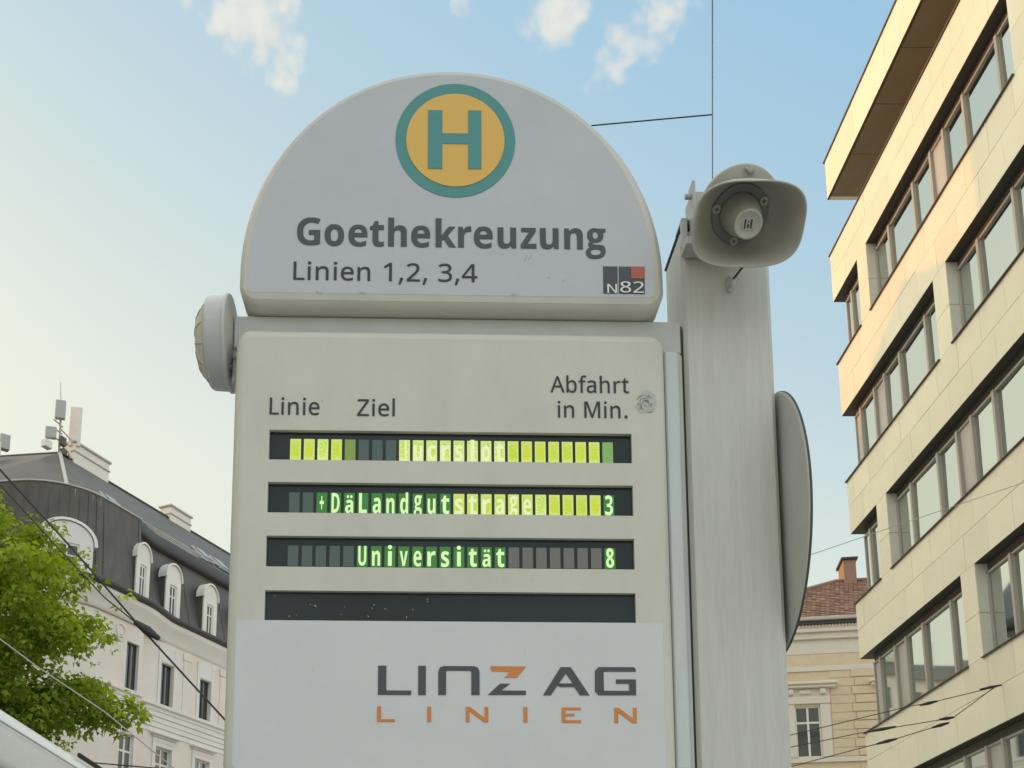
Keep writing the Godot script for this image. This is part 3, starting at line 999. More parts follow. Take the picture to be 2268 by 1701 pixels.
	# wing windows, seen through the tree
	for k in 5:
		for y in [13.9, 9.9, 5.9]:
			c = MB.new()
			var p2: Vector2 = Vector2(-4.5 - 3.0 * sin(deg_to_rad(72.5)), -2.58 + 3.0 * cos(deg_to_rad(72.5))) + wd * (2.0 + k * 2.7)
			var xf := Transform3D(Basis(Vector3.UP, -deg_to_rad(72.5)), Vector3(p2.x, 0, p2.y))
			c.span(Vector3(-0.6, y, -0.065), Vector3(0.6, y + 2.1, 0.02), 0.01)
			var fo := put(c, "window", M.white_wood, b)
			fo.transform = xf
			c = MB.new()
			c.span(Vector3(-0.48, y + 0.1, 0.015), Vector3(-0.04, y + 2.0, 0.026))
			c.span(Vector3(0.04, y + 0.1, 0.015), Vector3(0.48, y + 2.0, 0.026))
			put(c, "pane", M.glass_dark, fo)

# ---------------------------------------------------------------- yellow house behind the post
func yellow_house() -> void:
	var b := thing("yellow_house", "ochre plastered old house with red tiled roof, behind the grey post", "building", Vector3(15.743, 0, -47.0), deg_to_rad(-9.6))
	var w := MB.new()
	holed_wall(w, -11.0, 11.0, 0.0, 17.9, 0.0, [[-0.72, 11.92, 0.34, 14.2], [-3.62, 11.92, -2.56, 14.2], [3.2, 11.92, 4.26, 14.2], [-0.72, 7.6, 0.34, 9.9], [-3.62, 7.6, -2.56, 9.9], [3.2, 7.6, 4.26, 9.9]], 0.2)
	w.quad(Vector3(-11, 0, -8), Vector3(-11, 0, 0), Vector3(-11, 17.9, 0), Vector3(-11, 17.9, -8))
	w.quad(Vector3(11, 0, 0), Vector3(11, 0, -8), Vector3(11, 17.9, -8), Vector3(11, 17.9, 0))
	w.quad(Vector3(11, 0, -8), Vector3(-11, 0, -8), Vector3(-11, 17.9, -8), Vector3(11, 17.9, -8))
	put(w, "wall", M.plaster, b)
	for q in [[17.22, 17.50, 0.16, M.plaster_pale], [17.50, 17.80, 0.30, M.plaster_pale], [16.56, 17.22, 0.02, M.plaster_pale], [15.77, 16.0, 0.06, M.plaster_pale], [11.68, 11.88, 0.10, M.plaster_pale], [10.6, 10.8, 0.08, M.plaster_pale]]:
		var c := MB.new()
		c.span(Vector3(-11.02, q[0], -0.2 if q[0] > 17.0 else 0.003), Vector3(11.02, q[1] - 0.003, q[2]), 0.01)
		put(c, "cornice", q[3], b)
	var c := MB.new()
	c.span(Vector3(-11.1, 17.80, -0.3), Vector3(11.1, 17.95, 0.42), 0.01)
	put(c, "cornice", M.zinc_dark, b)
	c = MB.new()
	for k in 60:
		c.span(Vector3(-5.0 + k * 0.14, 17.70, 0.302), Vector3(-4.93 + k * 0.14, 17.795, 0.36))
	var dn := put(c, "dentils", M.plaster_pale, b)
	dn.set_meta("kind", "stuff")
	c = MB.new()
	c.span(Vector3(-11.1, 17.97, 0.36), Vector3(11.1, 18.12, 0.52), 0.03)
	put(c, "gutter", M.pale_metal, b)
	# rusticated plaster courses beside the windows and the corner blocks
	var y := 8.8
	var i := 0
	while y < 15.5:
		if y + 0.37 < 11.66 or y > 11.86:
			for q in [[0.82, 1.86 if i % 2 == 0 else 1.72], [-2.46, -1.2], [-4.95, -3.75]]:
				c = MB.new()
				c.span(Vector3(q[0], y + 0.014, 0.002), Vector3(q[1] - 0.02, y + 0.376, 0.022), 0.006)
				put(c, "plaster_course", M.plaster, b)
			c = MB.new()
			c.span(Vector3(1.86 if i % 2 == 0 else 1.72, y + 0.022, 0.002), Vector3(2.9, y + 0.37, 0.06), 0.012)
			put(c, "corner_block", M.plaster, b)
		y += 0.39
		i += 1
	for x in [-0.19, -3.09, 3.73]:
		old_window(b, x, 11.92, 14.2, 1.06, -0.06, false)
		old_window(b, x, 7.6, 9.9, 1.06, -0.06, false)
		for yy in [11.92, 7.6]:
			c = MB.new()
			for s in [-1.0, 1.0]:
				c.span(Vector3(x + s * 0.54, yy, 0.003), Vector3(x + s * 0.96, yy + 2.36, 0.07), 0.02)
			c.span(Vector3(x - 0.98, yy + 2.37, 0.003), Vector3(x + 0.98, yy + 2.74, 0.10), 0.03)
			c.span(Vector3(x - 0.96, yy + 2.75, 0.003), Vector3(x + 0.96, yy + 3.06, 0.05), 0.01)
			c.span(Vector3(x - 0.35, yy + 2.80, 0.05), Vector3(x + 0.2, yy + 3.02, 0.12), 0.04)
			c.span(Vector3(x + 0.55, yy + 2.78, 0.05), Vector3(x + 0.80, yy + 3.05, 0.20), 0.04)
			c.span(Vector3(x - 0.80, yy + 2.78, 0.05), Vector3(x - 0.55, yy + 3.05, 0.20), 0.04)
			c.span(Vector3(x - 1.22, yy + 3.07, 0.003), Vector3(x + 1.22, yy + 3.20, 0.26), 0.03)
			c.span(Vector3(x - 1.30, yy + 3.205, 0.003), Vector3(x + 1.30, yy + 3.33, 0.34), 0.03)
			put(c, "window_surround", M.plaster_pale, b)
		c = MB.new()
		c.span(Vector3(x - 0.47, 12.02, -0.135), Vector3(x + 0.47, 12.75, -0.125))
		put(c, "curtain", M.zinc_dark, b)
	# roof structure and tiles
	var hip := Vector3(1.9, 20.95, -3.0)
	var el := Vector3(-5.6, 18.08, 0.45)
	c = MB.new()
	c.quad(el, Vector3(11.3, 18.08, 0.45), Vector3(11.3, 20.95, -3.0), hip)
	c.tri(Vector3(-5.6, 18.08, -6.5), el, hip)
	c.quad(hip, Vector3(11.3, 20.95, -3.0), Vector3(11.3, 18.08, -6.5), Vector3(-5.6, 18.08, -6.5))
	put(c, "roof", M.brick, b)
	var rng := RandomNumberGenerator.new()
	rng.seed = 4
	c = MB.new()
	var nrm := Vector3(0, 3.45, 2.87).normalized()
	var upv := Vector3(0, 2.87, -3.45)
	for r in 22:
		var t := r / 22.0
		var x := lerpf(el.x, hip.x, t) + 0.1 * (r % 2)
		while x < 6.0:
			var sh := rng.randf_range(0.72, 1.2)
			c.col(Color(0.33 * sh, 0.195 * sh, 0.135 * sh) * Color(1, rng.randf_range(0.9, 1.15), rng.randf_range(0.85, 1.2)))
			var p := Vector3(x, 18.08, 0.45) + upv * t + nrm * 0.005
			var lift := rng.randf_range(0.045, 0.07)
			var a := p + nrm * lift
			var bb := p + Vector3(0.19, 0, 0) + nrm * lift
			var k := upv / 22.0 * 1.1
			c.quad(a, bb, bb + k - nrm * (lift - 0.012), a + k - nrm * (lift - 0.012))
			c.quad(p, p + Vector3(0.19, 0, 0), bb, a)
			x += 0.205
	var tl := put(c, "roof_tiles", M.tile, b)
	tl.set_meta("kind", "stuff")
	c = MB.new()
	c.bar(el + nrm * 0.06, hip + nrm * 0.06, 0.09, 0.09, 6)
	c.bar(hip + nrm * 0.06, Vector3(11.3, 21.0, -3.0), 0.09, 0.09, 6)
	put(c, "ridge_tiles", M.brick, b)
	c = MB.new()
	c.span(Vector3(2.28, 19.8, -4.1), Vector3(2.84, 21.95, -2.75), 0.01)
	var ch := put(c, "chimney", M.brick, b)
	c = MB.new()
	c.span(Vector3(2.18, 21.952, -4.2), Vector3(2.94, 22.06, -2.65), 0.015)
	put(c, "chimney_cap", M.zinc_dark, ch)

# ---------------------------------------------------------------- houses across the street, left of the frame; they shade the street
func opposite_houses() -> void:
	var q := [[-33.0, 12.0, 26.5, "tall grey plastered house across the street, nearest to the stop", false], [-41.0, -34.6, 22.6, "low gabled house across the street beside the corner house", true]]
	var far := thing("townhouse", "tall plain house far down the street, past the corner house", "building", Vector3(-36, 0, -95))
	var fw := MB.new()
	var fh := []
	for i in 10:
		for f in 8:
			fh.append([1.0 + 2.8 * i, 1.6 + 3.6 * f, 2.1 + 2.8 * i, 3.6 + 3.6 * f])
	holed_wall(fw, 0, 28, 0, 30.0, 0, fh, 0.25)
	fw.quad(Vector3(0, 0, -12), Vector3(0, 0, 0), Vector3(0, 30, 0), Vector3(0, 30, -12))
	fw.quad(Vector3(28, 0, 0), Vector3(28, 0, -12), Vector3(28, 30, -12), Vector3(28, 30, 0))
	fw.quad(Vector3(28, 0, -12), Vector3(0, 0, -12), Vector3(0, 30, -12), Vector3(28, 30, -12))
	put(fw, "wall", M.facade, far)
	for o in fh:
		fw = MB.new()
		fw.span(Vector3(o[0], o[1], -0.2), Vector3(o[2], o[3], -0.16))
		put(fw, "window", M.glass_dark, far)
	fw = MB.new()
	fw.quad(Vector3(-0.3, 29.9, 0.4), Vector3(28.3, 29.9, 0.4), Vector3(28.3, 32.6, -4), Vector3(-0.3, 32.6, -4))
	fw.quad(Vector3(28.3, 29.9, -12.4), Vector3(-0.3, 29.9, -12.4), Vector3(-0.3, 32.6, -4), Vector3(28.3, 32.6, -4))
	put(fw, "roof", M.zinc, far)
	for x in [4.0, 10.5, 15.0, 22.0]:
		fw = MB.new()
		fw.span(Vector3(x, 30.5, -4.5), Vector3(x + 1.6, 34.6, -3.2), 0.02)
		put(fw, "chimney", M.facade, far)
	for h in q:
		var b := thing("townhouse", h[3], "building", Vector3(-22, 0, h[0]), PI / 2)
		var lng: float = h[1] - h[0]
		var top: float = h[2]
		# own axes: x runs away from the camera, z out into the street
		b.position.z = h[1]
		var holes := []
		var n := int(lng / 3.0)
		for i in n:
			for f in 6:
				if 3.6 * f + 4.2 < top:
					var x := lng * (i + 0.5) / n
					holes.append([x - 0.55, 1.8 + 3.6 * f, x + 0.55, 3.9 + 3.6 * f])
		var w := MB.new()
		holed_wall(w, 0, lng, 0, top, 0, holes, 0.25)
		w.quad(Vector3(0, 0, -10), Vector3(0, 0, 0), Vector3(0, top, 0), Vector3(0, top, -10))
		w.quad(Vector3(lng, 0, 0), Vector3(lng, 0, -10), Vector3(lng, top, -10), Vector3(lng, top, 0))
		w.quad(Vector3(lng, 0, -10), Vector3(0, 0, -10), Vector3(0, top, -10), Vector3(lng, top, -10))
		if h[4]:
			w.tri(Vector3(0, top, 0), Vector3(lng, top, 0), Vector3(lng * 0.30, top + 1.9, 0))
		put(w, "wall", M.facade, b)
		for o in holes:
			old_window(b, (o[0] + o[2]) * 0.5, o[1], o[3], 1.1, -0.16, false)
		w = MB.new()
		if h[4]:
			for s in [Vector3(-0.2, top - 0.1, 0), Vector3(lng + 0.2, top - 0.1, 0)]:
				var r := Vector3(lng * 0.30, top + 1.96, 0)
				w.quad(s + Vector3(0, 0, 0.2), r + Vector3(0, 0, 0.2), r + Vector3(0, 0, -10.2), s + Vector3(0, 0, -10.2))
		else:
			w.span(Vector3(-0.2, top, -10.2), Vector3(lng + 0.2, top + 0.25, 0.3))
		put(w, "roof", M.zinc, b)

# ---------------------------------------------------------------- tree
func tree() -> void:
	var t := thing("street_tree", "leafy bright green street tree in front of the corner house, lower left", "tree", Vector3(-9.4, 0, -17.4))
	var rng := RandomNumberGenerator.new()
	rng.seed = 21
	var tr := MB.new()
	var prev := Vector3(0, -0.05, 0)
	var rad := 0.26
	for i in 9:
		var nx := prev + Vector3(rng.randf_range(-0.08, 0.12), 0.95, rng.randf_range(-0.1, 0.1))
		var nr := rad * 0.86
		tr.bar(prev, nx, rad, nr, 10, false)
		prev = nx
		rad = nr
	put(tr, "trunk", M.bark, t)
	var centre := Vector3(0.25, 6.6, 0)
	var pads := []
	for k in 44:
		var az := k * 2.39996 + rng.randf_range(-0.3, 0.3)
		var y := lerpf(5.1, 9.7, (k + 0.5) / 44.0)
		var env := sqrt(maxf(0.05, 1.0 - pow((y - 6.9) / (3.1 if y > 6.9 else 3.3), 2.0)))
		var reach := 3.1 * env * rng.randf_range(0.86, 1.06) * lerpf(0.55, 1.0, smoothstep(5.0, 6.9, y))
		var tip := Vector3(centre.x + cos(az) * reach, y + rng.randf_range(-0.1, 0.2), sin(az) * reach * 0.92)
		var start := Vector3(0.1, maxf(2.6, y - 1.5 - reach * 0.25), 0)
		var br := MB.new()
		var p := start
		var r := 0.085
		var segs := 6
		for s in segs:
			var f := (s + 1.0) / segs
			var q := start.lerp(tip, f) + Vector3(rng.randf_range(-0.1, 0.1), sin(f * PI) * 0.35 + rng.randf_range(-0.06, 0.06), rng.randf_range(-0.1, 0.1))
			br.bar(p, q, r, r * 0.78, 7, false)
			if f > 0.3:
				for e in 2:
					var side := q + Vector3(rng.randf_range(-0.75, 0.75), rng.randf_range(-0.05, 0.4), rng.randf_range(-0.75, 0.75)) * (0.55 + 0.5 * f)
					br.bar(q, side, r * 0.42, 0.008, 5, false)
					pads.append([side, rng.randf_range(0.34, 0.58)])
			p = q
			r *= 0.78
		pads.append([tip, rng.randf_range(0.4, 0.62)])
		put(br, "branch", M.bark, t)
	# leaf spray: a short twig with folded leaves
	var leaf := MB.new()
	for i in 6:
		var a := i * 2.4 + 0.3
		var base := Vector3(cos(a) * 0.02, -0.015 * i, sin(a) * 0.02)
		var d := Vector3(cos(a), -0.38 - 0.1 * (i % 3), sin(a)).normalized()
		var side := d.cross(Vector3.UP).normalized()
		var up := side.cross(d)
		var ln := 0.115 + 0.01 * (i % 3)
		var wd := 0.038
		var stem := base + d * 0.03
		var m1 := base + d * ln * 0.5
		var tp := base + d * ln - up * 0.018
		var l := m1 + side * wd + up * 0.012
		var rr := m1 - side * wd + up * 0.012
		leaf.tri(stem, rr, m1)
		leaf.tri(stem, m1, l)
		leaf.tri(m1, rr, tp)
		leaf.tri(m1, tp, l)
	leaf.st.generate_normals()
	var lm := StandardMaterial3D.new()
	lm.metallic_specular = 0.3
	lm.vertex_color_use_as_albedo = true
	lm.roughness = 0.5
	lm.backlight_enabled = true
	lm.backlight = Color(1.0, 1.0, 0.45)
	var mesh := leaf.st.commit()
	mesh.surface_set_material(0, lm)
	var places := []
	for pd in pads:
		var c: Vector3 = pd[0]
		var r: float = pd[1]
		for i in int(58.0 * r / 0.5):
			var v := Vector3(rng.randfn(0.0, 0.55), rng.randfn(0.0, 0.24), rng.randfn(0.0, 0.55))
			places.append(c + v * r + Vector3(0, -v.length_squared() * r * 0.18, 0))
	var mm := MultiMesh.new()
	mm.transform_format = MultiMesh.TRANSFORM_3D
	mm.use_colors = true
	mm.mesh = mesh
	mm.instance_count = places.size()
	var tone := FastNoiseLite.new()
	tone.seed = 3
	tone.frequency = 0.7
	for i in places.size():
		var p: Vector3 = places[i]
		var bs := Basis.from_euler(Vector3(rng.randf_range(-0.6, 0.6), rng.randf() * TAU, rng.randf_range(-0.6, 0.6))).scaled(Vector3.ONE * rng.randf_range(0.7, 1.55))
		mm.set_instance_transform(i, Transform3D(bs, p))
		var g := clampf(0.5 + 0.7 * tone.get_noise_3dv(p) + rng.randf_range(-0.25, 0.25), 0.0, 1.0)
		mm.set_instance_color(i, Color(0.13, 0.22, 0.03).lerp(Color(0.56, 0.64, 0.10), g))
	var fo := MultiMeshInstance3D.new()
	fo.name = "foliage"
	fo.multimesh = mm
	fo.material_override = lm
	fo.set_meta("kind", "stuff")
	t.add_child(fo, true)

# ---------------------------------------------------------------- the stop sign
func head_outline(a: float, x0: float, base: float, spring: float, top: float, rc: float) -> PackedVector2Array:
	var p := PackedVector2Array()
	for i in 9:
		var t := PI * 0.5 * i / 8.0
		p.append(Vector2(x0 + a - rc + rc * sin(t), base + rc - rc * cos(t)))
	for i in range(1, 64):
		var t := PI * i / 64.0
		var ct := cos(t)
		var s := sin(t)
		var e := 2.0 / 2.06
		p.append(Vector2(x0 + a * signf(ct) * pow(absf(ct), e), spring + (top - spring) * pow(s, e)))
	for i in 9:
		var t := PI * 0.5 * i / 8.0
		p.append(Vector2(x0 - a + rc - rc * cos(t), base + rc - rc * sin(t)))
	return p

func ring3(p: PackedVector2Array, z: float) -> PackedVector3Array:
	var r := PackedVector3Array()
	for q in p:
		r.append(Vector3(q.x, q.y, z))
	return r

func ellipse(c: Vector2, rx: float, ry: float, n := 72) -> PackedVector2Array:
	var p := PackedVector2Array()
	for i in n:
		p.append(c + Vector2(cos(TAU * i / n) * rx, sin(TAU * i / n) * ry))
	return p

func rounded(x0: float, y0: float, x1: float, y1: float, r: float, n := 8) -> PackedVector2Array:
	var p := PackedVector2Array()
	for q in [[x1 - r, y1 - r, 0.0], [x0 + r, y1 - r, 0.5], [x0 + r, y0 + r, 1.0], [x1 - r, y0 + r, 1.5]]:
		for i in n + 1:
			var t: float = PI * (q[2] + 0.5 * i / n)
			p.append(Vector2(q[0] + cos(t) * r, q[1] + sin(t) * r))
	return p

func poly(a: Array) -> PackedVector2Array:
	var p := PackedVector2Array()
	for i in range(0, a.size(), 2):
		p.append(Vector2(a[i], a[i + 1]))
	return p

func flat(parent: Node, called: String, polys: Array, z: float, m: Material, thick := 0.0016) -> MeshInstance3D:
	var mb := MB.new()
	for q in polys:
		mb.prism(q, z, z + thick)
	return put(mb, called, m, parent)

var sign_frame := Transform3D()

func stop_sign() -> void:
	var b := thing("stop_sign", "tall tram stop display sign with domed white head, orange H emblem and lit departure lines", "stop sign", Vector3(-0.00277, 0.00266, -2.6221))
	b.rotation = Vector3(deg_to_rad(2.5), deg_to_rad(1.3), 0)
	sign_frame = b.transform
	# ---- domed head
	var outer := head_outline(0.5305, 0.002, 3.289, 3.372, 3.9545, 0.058)
	var face := head_outline(0.5055, 0.0, 3.3215, 3.38, 3.9345, 0.014)
	var inner := head_outline(0.515, 0.002, 3.293, 3.37, 3.944, 0.055)
	var mid := head_outline(0.518, 0.001, 3.3055, 3.376, 3.9462, 0.035)
	var mb := MB.new()
	mb.skin(ring3(face, 0.0), ring3(mid, -0.004), true, true)
	mb.skin(ring3(mid, -0.0045), ring3(outer, -0.016), true, true)
	mb.skin(ring3(outer, -0.016), ring3(outer, -0.10), true, true)
	mb.skin(ring3(outer, -0.10), ring3(inner, -0.13), true, true)
	mb.prism(inner, -0.16, -0.13)
	var head := put(mb, "sign_head", M.housing, b)
	mb = MB.new()
	mb.prism(face, -0.01, 0.0005)
	put(mb, "face_plate", M.face, head)
	flat(head, "emblem_ring", [ellipse(Vector2(0.009, 3.7478), 0.1523, 0.1598)], 0.0008, M.teal, 0.0012)
	flat(head, "emblem_disc", [ellipse(Vector2(0.009, 3.7475), 0.1250, 0.1307)], 0.0022, M.amber, 0.0012)
	flat(head, "emblem_letter", [poly([-0.0607, 3.665, -0.0245, 3.665, -0.0245, 3.7355, 0.0415, 3.7355, 0.0415, 3.6655, 0.0748, 3.6655, 0.0748, 3.8305, 0.0415, 3.8305, 0.0415, 3.7648, -0.0245, 3.7648, -0.0245, 3.8295, -0.0607, 3.8295])], 0.0036, M.teal, 0.0012)
	lettering(head, "station_name", "Goethekreuzung", true, -0.3867, 0.3872, 3.4505, 0.0735, 0.0007, M.ink)
	lettering(head, "route_line", "Linien 1,2, 3,4", false, -0.3935, 0.0640, 3.3565, 0.0485, 0.0007, M.ink_dark)
	flat(head, "sticker_field", [poly([0.3785, 3.331, 0.4148, 3.331, 0.4155, 3.4045, 0.3792, 3.4045])], 0.0007, M.ink, 0.0009)
	flat(head, "sticker_field", [poly([0.4178, 3.331, 0.4825, 3.331, 0.4835, 3.4045, 0.4185, 3.4045])], 0.0007, M.ink, 0.0009)
	flat(head, "sticker_square", [poly([0.4490, 3.3720, 0.4832, 3.3720, 0.4836, 3.4046, 0.4494, 3.4046])], 0.0018, M.red, 0.0008)
	lettering(head, "sticker_letter", "N", false, 0.3885, 0.4130, 3.3315, 0.0240, 0.0018, M.decal_white)
	lettering(head, "sticker_number", "82", false, 0.4205, 0.4800, 3.3325, 0.0300, 0.0028, M.decal_white)
	# scuffs on the face
	for q in [[0.185, 3.424, 0.010, 0.0022, 1.2], [0.197, 3.428, 0.009, 0.0014, 1.1], [0.243, 3.372, 0.004, 0.002, 0.5], [0.154, 3.3245, 0.007, 0.004, 0.0], [-0.330, 3.3235, 0.009, 0.003, -0.3], [-0.222, 3.3235, 0.008, 0.003, 0.0], [0.28, 3.365, 0.003, 0.0018, 0.9]]:
		var pl := ellipse(Vector2.ZERO, q[2], q[3], 9)
		for i in pl.size():
			pl[i] = (pl[i] * (1.0 + 0.3 * sin(i * 2.7))).rotated(q[4]) + Vector2(q[0], q[1])
		flat(head, "scuff", [pl], 0.0007, M.galv, 0.0004)
	# ---- cabinet behind the front panel, mounting bar, side profile, post
	mb = MB.new()
	mb.span(Vector3(-0.512, 2.10, -0.24), Vector3(0.580, 3.196, -0.036), 0.006)
	put(mb, "cabinet", M.cabinet, b)
	mb = MB.new()
	mb.span(Vector3(-0.545, 3.199, -0.20), Vector3(0.580, 3.2855, -0.045), 0.003)
	put(mb, "mounting_bar", M.cabinet, b)
	mb = MB.new()
	mb.span(Vector3(0.532, 2.132, -0.035), Vector3(0.567, 3.192, -0.022), 0.004)
	put(mb, "side_profile", M.profile, b)
	mb = MB.new()
	mb.span(Vector3(0.5685, 2.05, -0.22), Vector3(0.588, 3.284, -0.062), 0.001)
	put(mb, "seam_strip", M.gap, b)
	mb = MB.new()
	mb.span(Vector3(0.590, -0.1, -0.235), Vector3(0.8175, 3.548, -0.05), 0.010)
	var post := put(mb, "post", M.post, b)
	mb = MB.new()
	mb.span(Vector3(0.588, 3.549, -0.237), Vector3(0.8195, 3.556, -0.048), 0.002)
	put(mb, "post_cap", M.gap, post)
	mb = MB.new()
	mb.span(Vector3(0.40, -0.1, -0.4), Vector3(1.0, 0.12, 0.1), 0.01)
	put(mb, "post_base", M.galv, post)
	# ---- front panel with four window openings
	var W := [[2.8838, 2.9603], [2.7492, 2.8265], [2.614, 2.691], [2.4815, 2.555]]
	var xl := -0.5085
	var xr := 0.5045
	var wl := -0.4428
	var wr := 0.4405
	var yt := 3.2035
	var yb := 2.120
	mb = MB.new()
	var fr := rounded(xl, yb, xr, yt, 0.022)
	var ro := rounded(-0.5305, 2.098, 0.527, 3.2255, 0.036)
	var rm := rounded(-0.5215, 2.107, 0.5178, 3.2165, 0.031)
	mb.skin(ring3(fr, 0.0), ring3(rm, -0.0035), true, true)
	mb.skin(ring3(rm, -0.0035), ring3(ro, -0.013), true, true)
	mb.skin(ring3(ro, -0.013), ring3(ro, -0.034), true, true)
	# face: upper part, strips beside and between the windows, lower part
	var up := PackedVector2Array([Vector2(xl, W[0][1]), Vector2(xr, W[0][1])])
	var low := PackedVector2Array([Vector2(xr, W[3][0]), Vector2(xl, W[3][0])])
	for q in fr:
		if q.y > 3.0:
			up.append(q)
		else:
			low.append(q)
	for part in [up, low]:
		var ix := Geometry2D.triangulate_polygon(part)
		for i in range(0, ix.size(), 3):
			var p0: Vector2 = part[ix[i]]
			var p1: Vector2 = part[ix[i + 1]]
			var p2: Vector2 = part[ix[i + 2]]
			mb.otri(Vector3(p0.x, p0.y, 0), Vector3(p1.x, p1.y, 0), Vector3(p2.x, p2.y, 0), Vector3(0, 2.7, -1))
	mb.quad(Vector3(xl, W[3][0], 0), Vector3(wl, W[3][0], 0), Vector3(wl, W[0][1], 0), Vector3(xl, W[0][1], 0))
	mb.quad(Vector3(wr, W[3][0], 0), Vector3(xr, W[3][0], 0), Vector3(xr, W[0][1], 0), Vector3(wr, W[0][1], 0))
	for i in 3:
		mb.quad(Vector3(wl, W[i + 1][1], 0), Vector3(wr, W[i + 1][1], 0), Vector3(wr, W[i][0], 0), Vector3(wl, W[i][0], 0))
	var dp := Vector3(0, 0, -0.014)
	for q in W:
		var a := Vector3(wl, q[0], 0)
		var e := Vector3(wr, q[0], 0)
		var c := Vector3(wr, q[1], 0)
		var d := Vector3(wl, q[1], 0)
		for s in [[a, e], [e, c], [c, d], [d, a]]:
			mb.quad(s[0], s[0] + dp, s[1] + dp, s[1])
	var panel := put(mb, "front_panel", M.panel, b)
	lettering(panel, "column_heading", "Linie", false, -0.4435, -0.3225, 2.9995, 0.0435, 0.0002, M.ink_dark)
	lettering(panel, "column_heading", "Ziel", false, -0.2304, -0.1388, 2.9985, 0.0430, 0.0002, M.ink_dark)
	lettering(panel, "column_heading", "Abfahrt", false, 0.2430, 0.4366, 3.0660, 0.0420, 0.0002, M.ink_dark)
	lettering(panel, "column_heading", "in Min.", false, 0.2606, 0.4316, 3.0005, 0.0420, 0.0002, M.ink_dark)
	# torn rest of a round sticker at the right edge
	var rng := RandomNumberGenerator.new()
	rng.seed = 8
	var blot := []
	for q in [[0.483, 3.055, 0.020, 0.018], [0.474, 3.030, 0.023, 0.017], [0.487, 3.038, 0.017, 0.020]]:
		var pl := PackedVector2Array()
		for i in 22:
			var t := TAU * i / 22.0
			var r := 1.0 + rng.randf_range(-0.16, 0.16)
			pl.append(Vector2(q[0] + cos(t) * q[2] * r, q[1] + sin(t) * q[3] * r))
		blot.append(pl)
	for k in 3:
		flat(panel, "sticker_residue", [blot[k]], 0.0002 + 0.0002 * k, M.cabinet, 0.0003)
	for k in 26:
		var t := rng.randf() * TAU
		var c := Vector2(0.479, 3.041) + Vector2(cos(t) * 0.023, sin(t) * 0.028) * rng.randf_range(0.1, 1.0)
		var pl := ellipse(Vector2.ZERO, rng.randf_range(0.002, 0.009), 0.0008, 7)
		for i in pl.size():
			pl[i] = pl[i].rotated(t + 1.3) + c
		flat(panel, "residue_flake", [pl], 0.0010, M.horn_dark, 0.0004)
	# faint scratches and specks
	for k in 34:
		var c := Vector2(rng.randf_range(-0.49, 0.48), rng.randf_range(2.14, 3.18))
		var inside := false
		for q in W:
			if c.y > q[0] - 0.02 and c.y < q[1] + 0.02:
				inside = true
		if inside:
			continue
		var lw := rng.randf_range(0.0008, 0.002)
		var pl := ellipse(Vector2.ZERO, lw * rng.randf_range(1.0, 5.0), lw * 0.6, 7)
		var ro2 := rng.randf() * PI
		for i in pl.size():
			pl[i] = pl[i].rotated(ro2) + c
		flat(panel, "speck", [pl], 0.0014 if c.y < 2.48 else 0.0003, M.cabinet if k % 3 else M.housing, 0.0003)
	# ---- lower plate with the operator's lettering
	mb = MB.new()
	var pl := PackedVector2Array([Vector2(-0.5080, 2.4805), Vector2(-0.5080, 2.142)])
	for i in 7:
		var t := PI * 0.5 * i / 6.0
		pl.append(Vector2(-0.5080 + 0.021 - 0.021 * cos(t), 2.142 - 0.0205 * sin(t)))
	for i in 7:
		var t := PI * 0.5 * i / 6.0
		pl.append(Vector2(0.5035 - 0.021 + 0.021 * sin(t), 2.142 - 0.0205 * cos(t)))
	pl.append(Vector2(0.5035, 2.4812))
	mb.prism(pl, 0.0002, 0.0013)
	var plate := put(mb, "lower_plate", M.foil, b)
	var zl := 0.0015
	flat(plate, "logo_letter", [poly([-0.1722, 2.302, -0.0942, 2.302, -0.0942, 2.3125, -0.1528, 2.3125, -0.1528, 2.372, -0.1722, 2.372])], zl, M.ink)
	flat(plate, "logo_letter", [poly([-0.0778, 2.302, -0.0600, 2.302, -0.0600, 2.3724, -0.0778, 2.3724])], zl, M.ink)
	flat(plate, "logo_letter", [poly([-0.0307, 2.3025, -0.0125, 2.3025, -0.0125, 2.3595, -0.009, 2.3612, 0.044, 2.3612, 0.0472, 2.3595, 0.0472, 2.3028, 0.0664, 2.3028, 0.0664, 2.360, 0.0625, 2.3685, 0.054, 2.3722, -0.018, 2.3722, -0.0268, 2.3685, -0.0307, 2.360])], zl, M.ink)
	flat(plate, "logo_letter", [poly([0.0920, 2.3727, 0.1762, 2.3723, 0.1542, 2.3452, 0.1252, 2.3452, 0.1385, 2.3598, 0.0942, 2.3608])], zl, M.orange)
	flat(plate, "logo_letter", [poly([0.0861, 2.3032, 0.1756, 2.3038, 0.1756, 2.3138, 0.1175, 2.3140, 0.1385, 2.3305, 0.1146, 2.3305])], zl, M.ink)
	flat(plate, "logo_letter", [poly([0.2160, 2.3033, 0.2342, 2.3033, 0.2702, 2.3560, 0.2868, 2.3320, 0.2475, 2.3320, 0.2545, 2.3235, 0.2900, 2.3235, 0.3030, 2.3036, 0.3255, 2.3036, 0.2822, 2.3714, 0.2582, 2.3714])], zl, M.ink)
	flat(plate, "logo_letter", [poly([0.3470, 2.3040, 0.4354, 2.3046, 0.4360, 2.3428, 0.3886, 2.3425, 0.3886, 2.3322, 0.4196, 2.3322, 0.4196, 2.3150, 0.3597, 2.3148, 0.3597, 2.3613, 0.4362, 2.3617, 0.4362, 2.3680, 0.4320, 2.3724, 0.3480, 2.3720, 0.3395, 2.3630, 0.3385, 2.3130])], zl, M.ink)
	var yo := 2.2378
	var th := 0.0363
	flat(plate, "logo_small_letter", [poly([-0.1733, yo, -0.1322, yo, -0.1322, yo + 0.006, -0.1645, yo + 0.006, -0.1645, yo + th, -0.1733, yo + th])], zl, M.orange)
